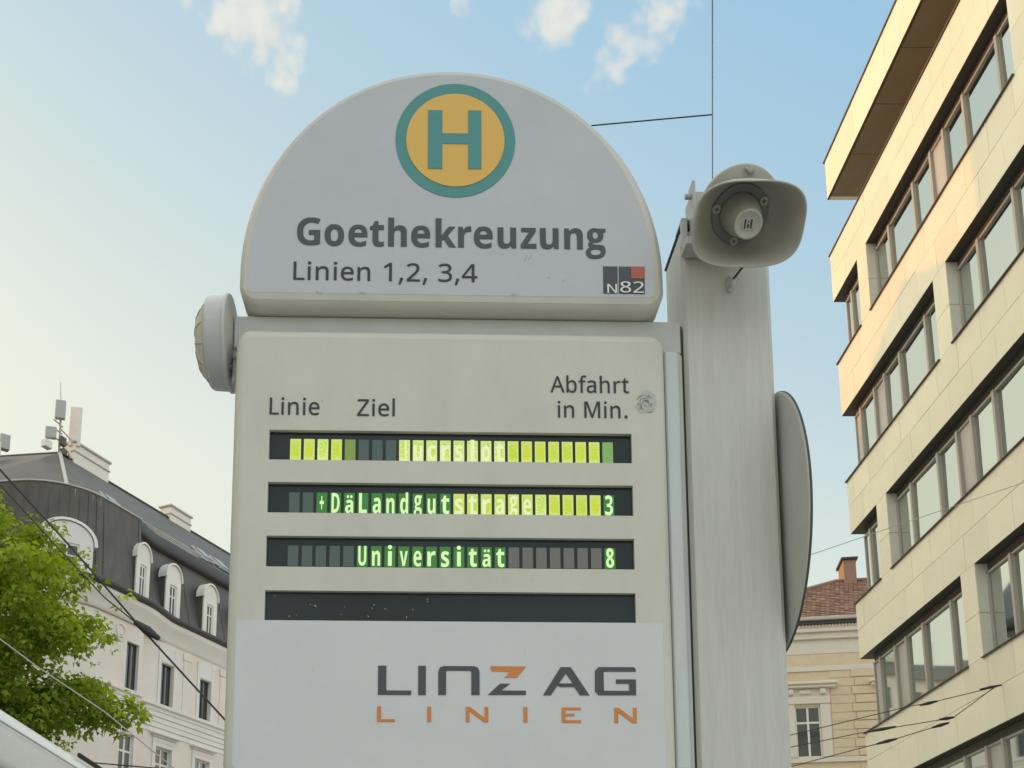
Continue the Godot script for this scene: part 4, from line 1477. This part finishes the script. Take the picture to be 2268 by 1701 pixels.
	for x in [-0.0562, 0.1696]:
		flat(plate, "logo_small_letter", [poly([x, yo, x + 0.0090, yo, x + 0.0090, yo + th, x, yo + th])], zl, M.orange)
	for x in [0.0341, 0.3835]:
		flat(plate, "logo_small_letter", [poly([x, yo, x + 0.0085, yo, x + 0.0085, yo + th * 0.72, x + 0.0425, yo, x + 0.0525, yo, x + 0.0525, yo + th, x + 0.0440, yo + th, x + 0.0440, yo + th * 0.28, x + 0.0100, yo + th, x, yo + th])], zl, M.orange)
	flat(plate, "logo_small_letter", [poly([0.2593, yo, 0.3044, yo, 0.3044, yo + 0.006, 0.2680, yo + 0.006, 0.2680, yo + 0.0158, 0.2890, yo + 0.0158, 0.2890, yo + 0.0215, 0.2680, yo + 0.0215, 0.2680, yo + th - 0.006, 0.3044, yo + th - 0.006, 0.3044, yo + th, 0.2593, yo + th])], zl, M.orange)
	# ---- display windows
	var off := mat(Color(0.075, 0.115, 0.098), 0.4)
	var off_pale := mat(Color(0.165, 0.155, 0.135), 0.35)
	var dim := glow(Color(0.33, 0.55, 0.05), 0.30, Color(0.12, 0.16, 0.06))
	var green := glow(Color(0.30, 0.62, 0.16), 0.42, Color(0.1, 0.16, 0.06))
	var lit := []
	var lime := []
	for k in 4:
		lit.append(cell_glow(Color(0.46 + 0.02 * k, 0.60, 0.004), Color(0.60, 0.74, 0.22), Color(0.50, 0.60, 0.12), 1.0, k, 0.9))
		lime.append(cell_glow(Color(0.50, 0.64, 0.05), Color(0.70, 0.82, 0.36), Color(0.36, 0.58, 0.04), 1.0, 20 + k, 1.7))
	var hot := glow(Color(0.76, 0.86, 0.50), 0.92, Color(0.1, 0.1, 0.05))
	var char_green := glow(Color(0.62, 0.90, 0.42), 0.95, Color(0.1, 0.1, 0.05))
	var halo := glow(Color(0.03, 0.24, 0.02), 0.6, Color(0.03, 0.05, 0.03))
	var kinds := ["YYyYd___LLLLLLLLYYYYYYYg", "__ccccccccccYYYYYYyYYYYc", "_____ccccccccccc#######c"]
	var texts := ["        Jucrslot        ", "  +DäLandgutstrage     3", "     Universität       8"]
	for r in 4:
		var y0: float = W[r][0]
		var y1: float = W[r][1]
		mb = MB.new()
		mb.span(Vector3(wl - 0.003, y0 - 0.003, -0.033), Vector3(wr + 0.003, y1 + 0.003, -0.0135))
		var win := put(mb, "display_window", M.window_glass, b)
		if r == 3:
			for k in 16:
				var pk := ellipse(Vector2.ZERO, rng.randf_range(0.0008, 0.003), 0.0008, 6)
				var at := Vector2(rng.randf_range(-0.43, -0.05), rng.randf_range(y0 + 0.01, y1 - 0.008))
				var tr := rng.randf() * 3.0
				for i in pk.size():
					pk[i] = pk[i].rotated(tr) + at
				flat(win, "dust_speck", [pk], -0.0134, M.cabinet, 0.0003)
			continue
		var cy0: float = [2.8885, 2.7515, 2.6190][r]
		var cy1: float = [2.9432, 2.8060, 2.6715][r]
		for k in 24:
			var x0 := -0.3930 + k * 0.03318
			var kind: String = kinds[r][k]
			var m: Material = off
			match kind:
				"Y": m = lit[(k * 7 + r) % 4]
				"y": m = lime[2]
				"L": m = lime[k % 4]
				"d": m = dim
				"g": m = green
				"#": m = off_pale
				"c": m = halo
			mb = MB.new()
			mb.st.set_uv(Vector2(0.02, 0.9))
			mb.span(Vector3(x0, cy0, -0.0133), Vector3(x0 + 0.0262, cy1, -0.0118), 0.0008)
			mb.uvquad(Vector3(x0 + 0.0008, cy0 + 0.0008, -0.01174), Vector3(x0 + 0.0254, cy0 + 0.0008, -0.01174), Vector3(x0 + 0.0254, cy1 - 0.0008, -0.01174), Vector3(x0 + 0.0008, cy1 - 0.0008, -0.01174))
			put(mb, "display_cell", m, win)
			var ch: String = texts[r][k]
			if ch != " ":
				var cap := (cy1 - cy0) * (0.92 if ch != "ä" else 0.78)
				var narrow := 0.0035 if not ch in ["i", "J", "+", "l"] else 0.008
				lettering(win, "character", ch, true, x0 + narrow, x0 + 0.0262 - narrow, cy0 + (0.003 if ch != "g" else 0.0105), cap, -0.0116, hot if kind in ["Y", "y", "L"] else char_green, false, 0.0006)
	# ---- lower case on its own legs, below the frame of the picture
	mb = MB.new()
	mb.span(Vector3(-0.50, 0.75, -0.22), Vector3(0.50, 2.06, -0.03), 0.012)
	put(mb, "timetable_case", M.cabinet, b)
	mb = MB.new()
	mb.span(Vector3(-0.44, 0.82, -0.03), Vector3(0.44, 2.0, -0.02), 0.004)
	put(mb, "timetable_glass", M.window_glass, b)
	mb = MB.new()
	for x in [-0.42, 0.36]:
		mb.span(Vector3(x, -0.1, -0.19), Vector3(x + 0.08, 2.098, -0.06), 0.006)
	put(mb, "legs", M.galv, b)

func on_sign(p: Vector3) -> Vector3:
	return sign_frame * p

# ---------------------------------------------------------------- horn loudspeaker on the post
func loudspeaker() -> void:
	var o := thing("horn_loudspeaker", "grey horn loudspeaker with wide rounded mouth, fixed to the top of the post", "loudspeaker", Vector3(0.702, 3.398, -2.32))
	# own axes: z out of the mouth, tilted steeply down
	var zx := -Vector3(-0.0022, 0.7715, -0.6362).normalized()
	var xx := Vector3(1, 0, 0)
	var yx := zx.cross(xx).normalized()
	xx = yx.cross(zx).normalized()
	o.basis = Basis(xx, yx, zx)
	var mb := MB.new()
	# horn: rounded rectangle at the mouth running into a circle at the throat
	var rings := []
	var outs := []
	var n := 64
	for k in 9:
		var t := k / 8.0
		var f := pow(t, 0.62)
		var r := PackedVector3Array()
		var q := PackedVector3Array()
		for i in n:
			var a := TAU * i / n
			var e := lerpf(1.0, 2.0 / 3.1, f)
			var cx := signf(cos(a)) * pow(absf(cos(a)), e)
			var sy := signf(sin(a)) * pow(absf(sin(a)), e)
			var hx := lerpf(0.070, 0.127, f)
			var hy := lerpf(0.068, 0.0905, f)
			r.append(Vector3(cx * hx, sy * hy, -0.105 + 0.105 * t))
			q.append(Vector3(cx * (hx + 0.004), sy * (hy + 0.004), -0.108 + 0.105 * t))
		rings.append(r)
		outs.append(q)
	for k in 8:
		mb.skin(rings[k + 1], rings[k], true, true)
		mb.skin(outs[k], outs[k + 1], true, true)
	# rolled lip
	var lip0: PackedVector3Array = outs[8]
	var rim := PackedVector3Array()
	var rim2 := PackedVector3Array()
	for i in n:
		var p: Vector3 = rings[8][i]
		rim.append(Vector3(p.x * 1.045, p.y * 1.055, 0.002))
		rim2.append(Vector3(p.x * 1.02, p.y * 1.025, 0.006))
	mb.skin(lip0, rim, true, true)
	mb.skin(rim, rim2, true, true)
	mb.skin(rim2, rings[8], true, true)
	put(mb, "horn", M.horn, o)
	mb = MB.new()
	mb.lathe(PackedVector2Array([Vector2(0.0, -0.105), Vector2(0.072, -0.105)]), Transform3D(), 40, false)
	mb.lathe(PackedVector2Array([Vector2(0.050, -0.100), Vector2(0.067, -0.100), Vector2(0.067, -0.104)]), Transform3D(), 40, false)
	put(mb, "throat_plate", M.horn_dark, o)
	for a in [0.52, 2.95, 4.6]:
		mb = MB.new()
		var c := Vector3(cos(a) * 0.060, sin(a) * 0.060, -0.0995)
		mb.lathe(PackedVector2Array([Vector2(0.004, 0.0), Vector2(0.005, 0.006), Vector2(0.0095, 0.006), Vector2(0.011, 0.0)]), Transform3D(Basis(), c), 16, true)
		put(mb, "screw_boss", M.horn, o)
	# the inner cone that folds the horn
	mb = MB.new()
	mb.lathe(PackedVector2Array([Vector2(0.049, -0.1), Vector2(0.0475, -0.085), Vector2(0.043, -0.055), Vector2(0.036, -0.024), Vector2(0.0325, -0.010), Vector2(0.0335, -0.008), Vector2(0.0335, -0.002), Vector2(0.032, 0.0), Vector2(0.0292, 0.0005), Vector2(0.0285, -0.0005), Vector2(0.0, -0.0005)]), Transform3D(), 40, true)
	var cone := put(mb, "inner_cone", M.horn, o)
	mb = MB.new()
	mb.prism(rounded(-0.016, -0.013, 0.013, 0.015, 0.004), -0.0004, 0.0006)
	put(mb, "badge", M.galv, cone)
	mb = MB.new()
	for q in [[-0.0105, -0.009, -0.0065, 0.011], [0.0040, -0.009, 0.0080, 0.011], [-0.0032, -0.008, 0.0010, 0.001], [-0.0025, 0.004, 0.0005, 0.008]]:
		mb.span(Vector3(q[0], q[1], 0.0006), Vector3(q[2], q[3], 0.0012), 0.0002)
	put(mb, "badge_emblem", M.ink_dark, cone)
	# flange and driver can behind the horn
	mb = MB.new()
	var xf := Transform3D(Basis(), Vector3(0.0, 0.010, 0.0))
	mb.lathe(PackedVector2Array([Vector2(0.0, -0.109), Vector2(0.094, -0.110), Vector2(0.097, -0.113), Vector2(0.097, -0.122), Vector2(0.093, -0.126), Vector2(0.074, -0.128), Vector2(0.072, -0.165), Vector2(0.060, -0.188), Vector2(0.0, -0.190)]), xf, 44, true)
	put(mb, "driver_housing", M.horn, o)
	mb = MB.new()
	mb.box(Vector3(0.006, 0.0945, -0.107), Vector3(0.020, 0.007, 0.008), 0.002, Basis(Vector3(0, 0, 1), -0.6))
	mb.lathe(PackedVector2Array([Vector2(0.0085, -0.004), Vector2(0.0085, 0.003), Vector2(0.0, 0.004)]), Transform3D(Basis(), Vector3(0.013, 0.0935, -0.108)), 10, true)
	put(mb, "flange_screw", M.galv, o)
	# bracket between horn and post, in the sign's upright axes
	var inv := o.transform.affine_inverse()
	var pts := [[Vector3(0.600, 3.640, -0.01), Vector3(0.640, 3.630, -0.16)], [Vector3(0.590, 3.462, -0.046), Vector3(0.648, 3.484, 0.06)]]
	mb = MB.new()
	var fr := inv * sign_frame
	var bx := func(a: Vector3, c: Vector3, bv: float) -> void:
		mb.box(fr * ((a + c) * 0.5), (c - a).abs(), bv, fr.basis)
	bx.call(Vector3(0.6085, 3.462, -0.030), Vector3(0.6165, 3.640, 0.012), 0.002)
	bx.call(Vector3(0.6165, 3.560, -0.10), Vector3(0.660, 3.640, -0.030), 0.002)
	bx.call(Vector3(0.588, 3.462, -0.047), Vector3(0.650, 3.484, 0.012), 0.003)
	bx.call(Vector3(0.588, 3.484, -0.047), Vector3(0.604, 3.565, -0.030), 0.002)
	bx.call(Vector3(0.66, 3.46, -0.049), Vector3(0.74, 3.55, 0.07), 0.004)
	bx.call(Vector3(0.588, 3.5565, -0.10), Vector3(0.664, 3.562, -0.03), 0.001)
	put(mb, "bracket", M.galv, o)
	mb = MB.new()
	var p0 := fr * Vector3(0.594, 3.607, -0.008)
	var p1 := fr * Vector3(0.610, 3.607, -0.008)
	mb.bar(p0, p1, 0.0075, 0.0075, 6)
	put(mb, "bracket_bolt", M.galv, o)
	# feed cable into the post
	var pc := PackedVector3Array()
	for k in 9:
		var t := k / 8.0
		var p := Vector3(0.775, 3.455, 0.045).lerp(Vector3(0.7185, 3.404, -0.048), t)
		p.y -= sin(t * PI) * 0.006
		p.z += sin(t * PI) * 0.02
		pc.append(fr * p)
	mb = MB.new()
	mb.tube(pc, 0.0028, 6)
	put(mb, "cable", M.cable, o)
	mb = MB.new()
	mb.lathe(PackedVector2Array([Vector2(0.0, 0.014), Vector2(0.006, 0.013), Vector2(0.010, 0.007), Vector2(0.0145, 0.001), Vector2(0.0150, -0.002)]), fr * Transform3D(Basis.from_scale(Vector3(1, 1.35, 0.7)), Vector3(0.7135, 3.396, -0.049)), 14, true)
	mb.lathe(PackedVector2Array([Vector2(0.0, 0.010), Vector2(0.006, 0.008), Vector2(0.007, -0.002)]), fr * Transform3D(Basis.from_scale(Vector3(1, 1.1, 0.7)), Vector3(0.7105, 3.375, -0.049)), 12, true)
	put(mb, "cable_gland", M.galv, o)

# ---------------------------------------------------------------- round lamp on the left end of the mounting bar
func lamp() -> void:
	var o := thing("round_lamp", "round white signal lamp with faceted clear dome, facing left beside the sign head", "lamp", on_sign(Vector3(-0.568, 3.240, -0.10)))
	o.basis = sign_frame.basis * Basis(Vector3(0, 0, 1), Vector3(0, 1, 0), Vector3(-1, 0, 0)) * Basis.from_scale(Vector3(0.90, 0.90, 0.92))
	# own axes: z to the left, out of the dome
	var mb := MB.new()
	mb.lathe(PackedVector2Array([Vector2(0.10, -0.012), Vector2(0.131, -0.012), Vector2(0.1335, -0.009), Vector2(0.1335, -0.002), Vector2(0.1285, 0.0), Vector2(0.128, 0.002), Vector2(0.1265, 0.040), Vector2(0.124, 0.046), Vector2(0.119, 0.048), Vector2(0.112, 0.046)]), Transform3D(), 56, true)
	put(mb, "housing", M.lamp_body, o)
	mb = MB.new()
	mb.lathe(PackedVector2Array([Vector2(0.0, -0.026), Vector2(0.05, -0.024), Vector2(0.10, -0.0125), Vector2(0.131, -0.0122)]), Transform3D(), 48, true)
	put(mb, "back_plate", M.housing, o)
	mb = MB.new()
	mb.lathe(PackedVector2Array([Vector2(0.116, 0.044), Vector2(0.114, 0.052), Vector2(0.100, 0.064), Vector2(0.078, 0.077), Vector2(0.040, 0.086), Vector2(0.0, 0.088)]), Transform3D(), 12, false)
	var lens := mat(Color(0.74, 0.69, 0.55), 0.22)
	lens.backlight_enabled = true
	lens.backlight = Color(0.9, 0.88, 0.75)
	put(mb, "dome_lens", lens, o)
	mb = MB.new()
	for k in 12:
		var a := TAU * k / 12.0
		var pr := [Vector2(0.115, 0.050), Vector2(0.1005, 0.0645), Vector2(0.0785, 0.0775), Vector2(0.040, 0.0865)]
		for i in 3:
			mb.bar(Vector3(pr[i].x * cos(a), pr[i].x * sin(a), pr[i].y), Vector3(pr[i + 1].x * cos(a), pr[i + 1].x * sin(a), pr[i + 1].y), 0.0009, 0.0009, 4, false)
	put(mb, "lens_ribs", M.horn_dark, o)
	mb = MB.new()
	mb.lathe(PackedVector2Array([Vector2(0.1195, 0.046), Vector2(0.1205, 0.050), Vector2(0.116, 0.051), Vector2(0.1155, 0.046)]), Transform3D(), 48, true)
	put(mb, "lens_ring", M.galv, o)
	# arm to the mounting bar
	mb = MB.new()
	mb.box(Vector3(0.0, -0.042, -0.034), Vector3(0.10, 0.055, 0.030), 0.006)
	mb.box(Vector3(0.015, -0.075, -0.026), Vector3(0.05, 0.12, 0.012), 0.003)
	put(mb, "mounting_arm", M.cabinet, o)
	mb = MB.new()
	mb.bar(Vector3(0.036, -0.09, -0.022), Vector3(0.036, -0.09, -0.012), 0.008, 0.008, 8)
	put(mb, "arm_bolt", M.horn_dark, o)

# ---------------------------------------------------------------- round plate on the right side of the post
func round_plate() -> void:
	var o := thing("round_side_sign", "round grey sign seen almost edge on, fixed to the right side of the post", "sign", on_sign(Vector3(0.83, 2.788, -0.165)))
	o.basis = sign_frame.basis * Basis(Vector3(0, 0, -1), Vector3(0, 1, 0), Vector3(1, 0, 0))
	# own axes: z to the right, x away from the camera
	var mb := MB.new()
	mb.lathe(PackedVector2Array([Vector2(0.0, 0.0), Vector2(0.335, 0.0), Vector2(0.343, 0.0015), Vector2(0.345, 0.004), Vector2(0.345, 0.009), Vector2(0.341, 0.011), Vector2(0.0, 0.012)]), Transform3D(Basis.from_scale(Vector3(0.80, 1, 1)), Vector3.ZERO), 72, true)
	put(mb, "disc", M.cabinet, o)
	mb = MB.new()
	mb.lathe(PackedVector2Array([Vector2(0.3455, 0.004), Vector2(0.3472, 0.005), Vector2(0.3472, 0.009), Vector2(0.3455, 0.010)]), Transform3D(Basis.from_scale(Vector3(0.80, 1, 1)), Vector3.ZERO), 72, true)
	put(mb, "edge_trim", M.gap, o)
	mb = MB.new()
	for y in [-0.2, 0.2]:
		mb.box(Vector3(0.0, y, -0.008), Vector3(0.06, 0.05, 0.012), 0.002)
	put(mb, "mounting_clamp", M.galv, o)

# ---------------------------------------------------------------- white shelter roof at the lower left
func shelter() -> void:
	var o := thing("shelter_roof", "white rounded edge of a shelter roof, running away at the lower left corner", "shelter", Vector3(-1.6, 0.055, -1.4))
	var prof := PackedVector2Array()
	for i in 15:
		var a := PI * 0.5 * i / 14.0
		prof.append(Vector2(-0.16 + 0.16 * sin(a + 0.0), 2.628 - 0.16 + 0.16 * cos(a)))
	prof.append(Vector2(0.0, 2.395))
	for i in range(1, 7):
		var a := PI * 0.5 * i / 6.0
		prof.append(Vector2(-0.03 + 0.03 * cos(a), 2.395 - 0.03 * sin(a)))
	prof.append(Vector2(-1.9, 2.365))
	prof.append(Vector2(-1.9, 2.60))
	var mb := MB.new()
	var a := PackedVector3Array()
	var b := PackedVector3Array()
	for p in prof:
		a.append(Vector3(p.x, p.y, 0))
		b.append(Vector3(p.x, p.y, -9.0))
	mb.skin(a, b, true, true)
	mb.prism(prof, -9.0001, -9.0)
	mb.prism(prof, 0.0, 0.0001)
	put(mb, "canopy", M.white_shell, o)
	mb = MB.new()
	mb.span(Vector3(-0.0005, 2.512, -9.0), Vector3(0.004, 2.519, -0.005), 0.001)
	put(mb, "seam", M.galv, o)
	mb = MB.new()
	mb.span(Vector3(-0.058, 2.600, -8.9), Vector3(-0.042, 2.620, -3.4), 0.004)
	put(mb, "rubber_seal", M.rubber, o)
	for z in [-1.2, -4.5, -8.0]:
		mb = MB.new()
		mb.bar(Vector3(-1.7, 0, z), Vector3(-1.7, 2.37, z), 0.05, 0.05, 14)
		put(mb, "support", M.galv, o)

# ---------------------------------------------------------------- masts on the left roof
func antennas() -> void:
	var base := Vector3(-12.277, 0, -46.0)
	var turn := deg_to_rad(65.36)
	var o := thing("antenna_mast", "mobile phone mast with pale panel antennas on the hip of the mansard roof", "antenna", base + Basis(Vector3.UP, turn) * Vector3(-2.05, 25.6, -5.0), turn)
	var mb := MB.new()
	mb.bar(Vector3(0, 0, 0), Vector3(-0.08, 2.3, 0), 0.06, 0.05, 8)
	mb.bar(Vector3(-0.08, 2.3, 0), Vector3(-0.22, 3.55, 0), 0.022, 0.015, 6)
	put(mb, "pole", M.galv, o)
	mb = MB.new()
	mb.bar(Vector3(0, 0.05, 0), Vector3(-0.35, 0.35, 0.3), 0.035, 0.035, 6)
	mb.bar(Vector3(0, 1.35, 0), Vector3(0.62, 1.15, 0.0), 0.03, 0.03, 6)
	mb.bar(Vector3(0, 0.6, 0), Vector3(0.55, 0.5, 0.0), 0.03, 0.03, 6)
	mb.bar(Vector3(-0.45, 1.6, 0), Vector3(0.12, 1.5, 0), 0.03, 0.03, 6)
	mb.bar(Vector3(-0.45, 1.2, 0), Vector3(0.12, 1.15, 0), 0.03, 0.03, 6)
	mb.bar(Vector3(-0.78, 0.8, 0), Vector3(0.1, 0.75, 0), 0.03, 0.03, 6)
	put(mb, "cross_arm", M.galv, o)
	mb = MB.new()
	mb.box(Vector3(0.82, 1.85, 0.05), Vector3(0.52, 1.95, 0.18), 0.03, Basis(Vector3.UP, -0.95))
	put(mb, "panel_antenna", M.cream, o)
	mb = MB.new()
	mb.box(Vector3(-0.22, 2.15, 0.12), Vector3(0.44, 0.90, 0.24), 0.03, Basis(Vector3.UP, -0.9))
	put(mb, "panel_antenna", M.galv, o)
	mb = MB.new()
	mb.box(Vector3(-0.68, 0.80, 0.12), Vector3(0.46, 0.55, 0.24), 0.03, Basis(Vector3.UP, -0.9))
	put(mb, "radio_unit", M.galv, o)
	mb = MB.new()
	mb.box(Vector3(0.02, 0.72, 0.14), Vector3(0.34, 0.42, 0.20), 0.03)
	mb.box(Vector3(0.16, 0.26, 0.1), Vector3(0.30, 0.30, 0.2), 0.03)
	put(mb, "radio_unit", M.zinc, o)
	mb = MB.new()
	mb.box(Vector3(-0.80, 0.20, 0.05), Vector3(0.42, 0.36, 0.3), 0.03)
	put(mb, "radio_unit", M.cream_pale, o)
	mb = MB.new()
	mb.lathe(PackedVector2Array([Vector2(0.0, 0.0), Vector2(0.16, 0.04), Vector2(0.22, 0.1), Vector2(0.23, 0.11), Vector2(0.0, 0.13)]), Transform3D(Basis(Vector3.UP, 0.6), Vector3(0.42, 0.28, 0.1)), 16, true)
	put(mb, "dish", M.cream_pale, o)
	var p := thing("rooftop_aerial", "thin rod aerial with small grey box beside the pale chimney, far left roof", "antenna", base + Basis(Vector3.UP, turn) * Vector3(-4.9, 25.62, -6.9), turn)
	mb = MB.new()
	mb.bar(Vector3(0, 0, 0), Vector3(0.06, 1.75, 0), 0.035, 0.03, 6)
	put(mb, "rod", M.galv, p)
	mb = MB.new()
	mb.bar(Vector3(0.0, 0.15, 0), Vector3(1.1, 0.25, 0.2), 0.025, 0.025, 5)
	put(mb, "cross_arm", M.galv, p)
	mb = MB.new()
	mb.box(Vector3(1.2, 0.22, 0.3), Vector3(0.44, 0.72, 0.3), 0.03, Basis(Vector3.UP, -0.5))
	put(mb, "panel_antenna", M.galv, p)
	mb = MB.new()
	mb.bar(Vector3(0.35, 0.0, 0.2), Vector3(0.35, 0.32, 0.2), 0.16, 0.10, 8)
	put(mb, "chimney_cowl", M.galv, p)

# ---------------------------------------------------------------- overhead wires
func sagged(a: Vector3, b: Vector3, sag: float, n := 10) -> PackedVector3Array:
	var p := PackedVector3Array()
	for i in n + 1:
		var t := i / float(n)
		p.append(a.lerp(b, t) - Vector3(0, sag * 4.0 * t * (1.0 - t), 0))
	return p

func wire(called: String, label: String, pts: PackedVector3Array, r: float, m: Material, insul := []) -> void:
	var o := thing(called, label, "wire", pts[0])
	var q := PackedVector3Array()
	for p in pts:
		q.append(p - pts[0])
	var mb := MB.new()
	mb.tube(q, r, 5)
	put(mb, "strand", m, o)
	for k in insul:
		var a: Vector3 = k[0] - pts[0]
		var c: Vector3 = k[1] - pts[0]
		mb = MB.new()
		mb.bar(a, a.lerp(c, 0.5), k[2] * 0.5, k[2], 8)
		mb.bar(a.lerp(c, 0.5), c, k[2], k[2] * 0.5, 8)
		put(mb, "insulator", M.cable, o)

func wires() -> void:
	wire("contact_wire", "long overhead tram wire rising straight up behind the loudspeaker", PackedVector3Array([Vector3(-2.4, 7.0, 11.2), Vector3(1.436, 7.0, -5.166), Vector3(1.748, 7.0, -6.518), Vector3(9.8, 7.0, -41.4)]), 0.0045, M.galv)
	wire("span_wire", "short thin wire from behind the domed head to the upright wire", PackedVector3Array([Vector3(-0.15, 7.0, -6.184), Vector3(0.917, 7.0, -6.056), Vector3(1.62, 7.0, -5.972)]), 0.0045, M.cable)
	# left: double wire with its clamp, lower wire
	var a := Vector3(-6.77, 9.28, -12.0)
	var c := Vector3(-3.446, 5.657, -12.0)
	var e := Vector3(-0.9, 2.92, -12.0)
	wire("span_wire", "upper of two dark wires crossing in front of the left house, down to a clamp", PackedVector3Array([a, Vector3(-5.263, 7.667, -12.0), Vector3(-4.356, 6.688, -12.0), c, Vector3(-2.566, 4.709, -12.0), e]), 0.012, M.cable, [[Vector3(-3.58, 5.80, -11.98), Vector3(-3.30, 5.60, -11.98), 0.055]])
	wire("span_wire", "lower of two dark wires crossing in front of the left house, ending at the clamp", PackedVector3Array([Vector3(-6.7, 9.05, -12.1), Vector3(-5.27, 7.50, -12.1), Vector3(-4.56, 6.74, -12.1), Vector3(-3.98, 6.13, -12.1), Vector3(-3.5, 5.74, -12.05)]), 0.008, M.cable)
	wire("span_wire", "pale thin wire sloping through the tree towards the bottom edge", PackedVector3Array([Vector3(-6.4, 6.56, -12.0), Vector3(-5.10, 5.60, -12.0), Vector3(-4.67, 5.285, -12.0), Vector3(-3.878, 4.76, -12.0), Vector3(-3.065, 4.113, -12.0), Vector3(-1.6, 2.95, -12.0)]), 0.008, M.galv)
	wire("span_wire", "thin dark wire lying nearly level at the bottom left edge", PackedVector3Array([Vector3(-3.95, 4.172, -12.0), Vector3(-3.34, 4.118, -12.0), Vector3(-0.8, 3.9, -12.0)]), 0.008, M.cable)
	# right: wires anchored in the office facade
	var w1 := Vector3(10.78, 7.65, -21.0)
	wire("span_wire", "dark wire anchored highest on the office wall below the fourth window row", PackedVector3Array([w1, Vector3(9.35, 7.30, -21.0), Vector3(8.90, 7.22, -21.0), Vector3(2.6, 6.0, -23.0)]), 0.009, M.cable, [[Vector3(9.50, 7.335, -21.0), Vector3(9.15, 7.25, -21.0), 0.035], [Vector3(10.78, 7.66, -21.0), Vector3(10.35, 7.57, -21.0), 0.03]])
	wire("span_wire", "forked dark wire leading down left from the highest wall anchor", PackedVector3Array([Vector3(10.62, 7.6, -21.0), Vector3(9.78, 7.0, -21.0), Vector3(8.40, 6.77, -21.0), Vector3(8.02, 6.71, -21.0), Vector3(2.6, 5.75, -22.0)]), 0.009, M.cable, [[Vector3(9.80, 7.01, -21.0), Vector3(9.50, 6.96, -21.0), 0.035], [Vector3(8.65, 6.82, -21.0), Vector3(8.1, 6.72, -21.0), 0.035]])
	wire("span_wire", "lowest dark wire with two black insulators in front of the office wall", PackedVector3Array([Vector3(9.69, 6.9, -21.0), Vector3(8.50, 6.54, -21.0), Vector3(8.0, 6.41, -21.0), Vector3(2.6, 5.1, -22.0)]), 0.009, M.cable, [[Vector3(9.69, 6.9, -21.0), Vector3(9.35, 6.80, -21.0), 0.035], [Vector3(8.65, 6.58, -21.0), Vector3(8.25, 6.475, -21.0), 0.035]])
	wire("span_wire", "thin pale wire rising to the right across the office windows", PackedVector3Array([Vector3(1.5, 9.0, -22.0), Vector3(6.56, 9.55, -19.0), Vector3(10.54, 10.95, -19.0), Vector3(10.79, 11.05, -19.0)]), 0.007, M.galv)
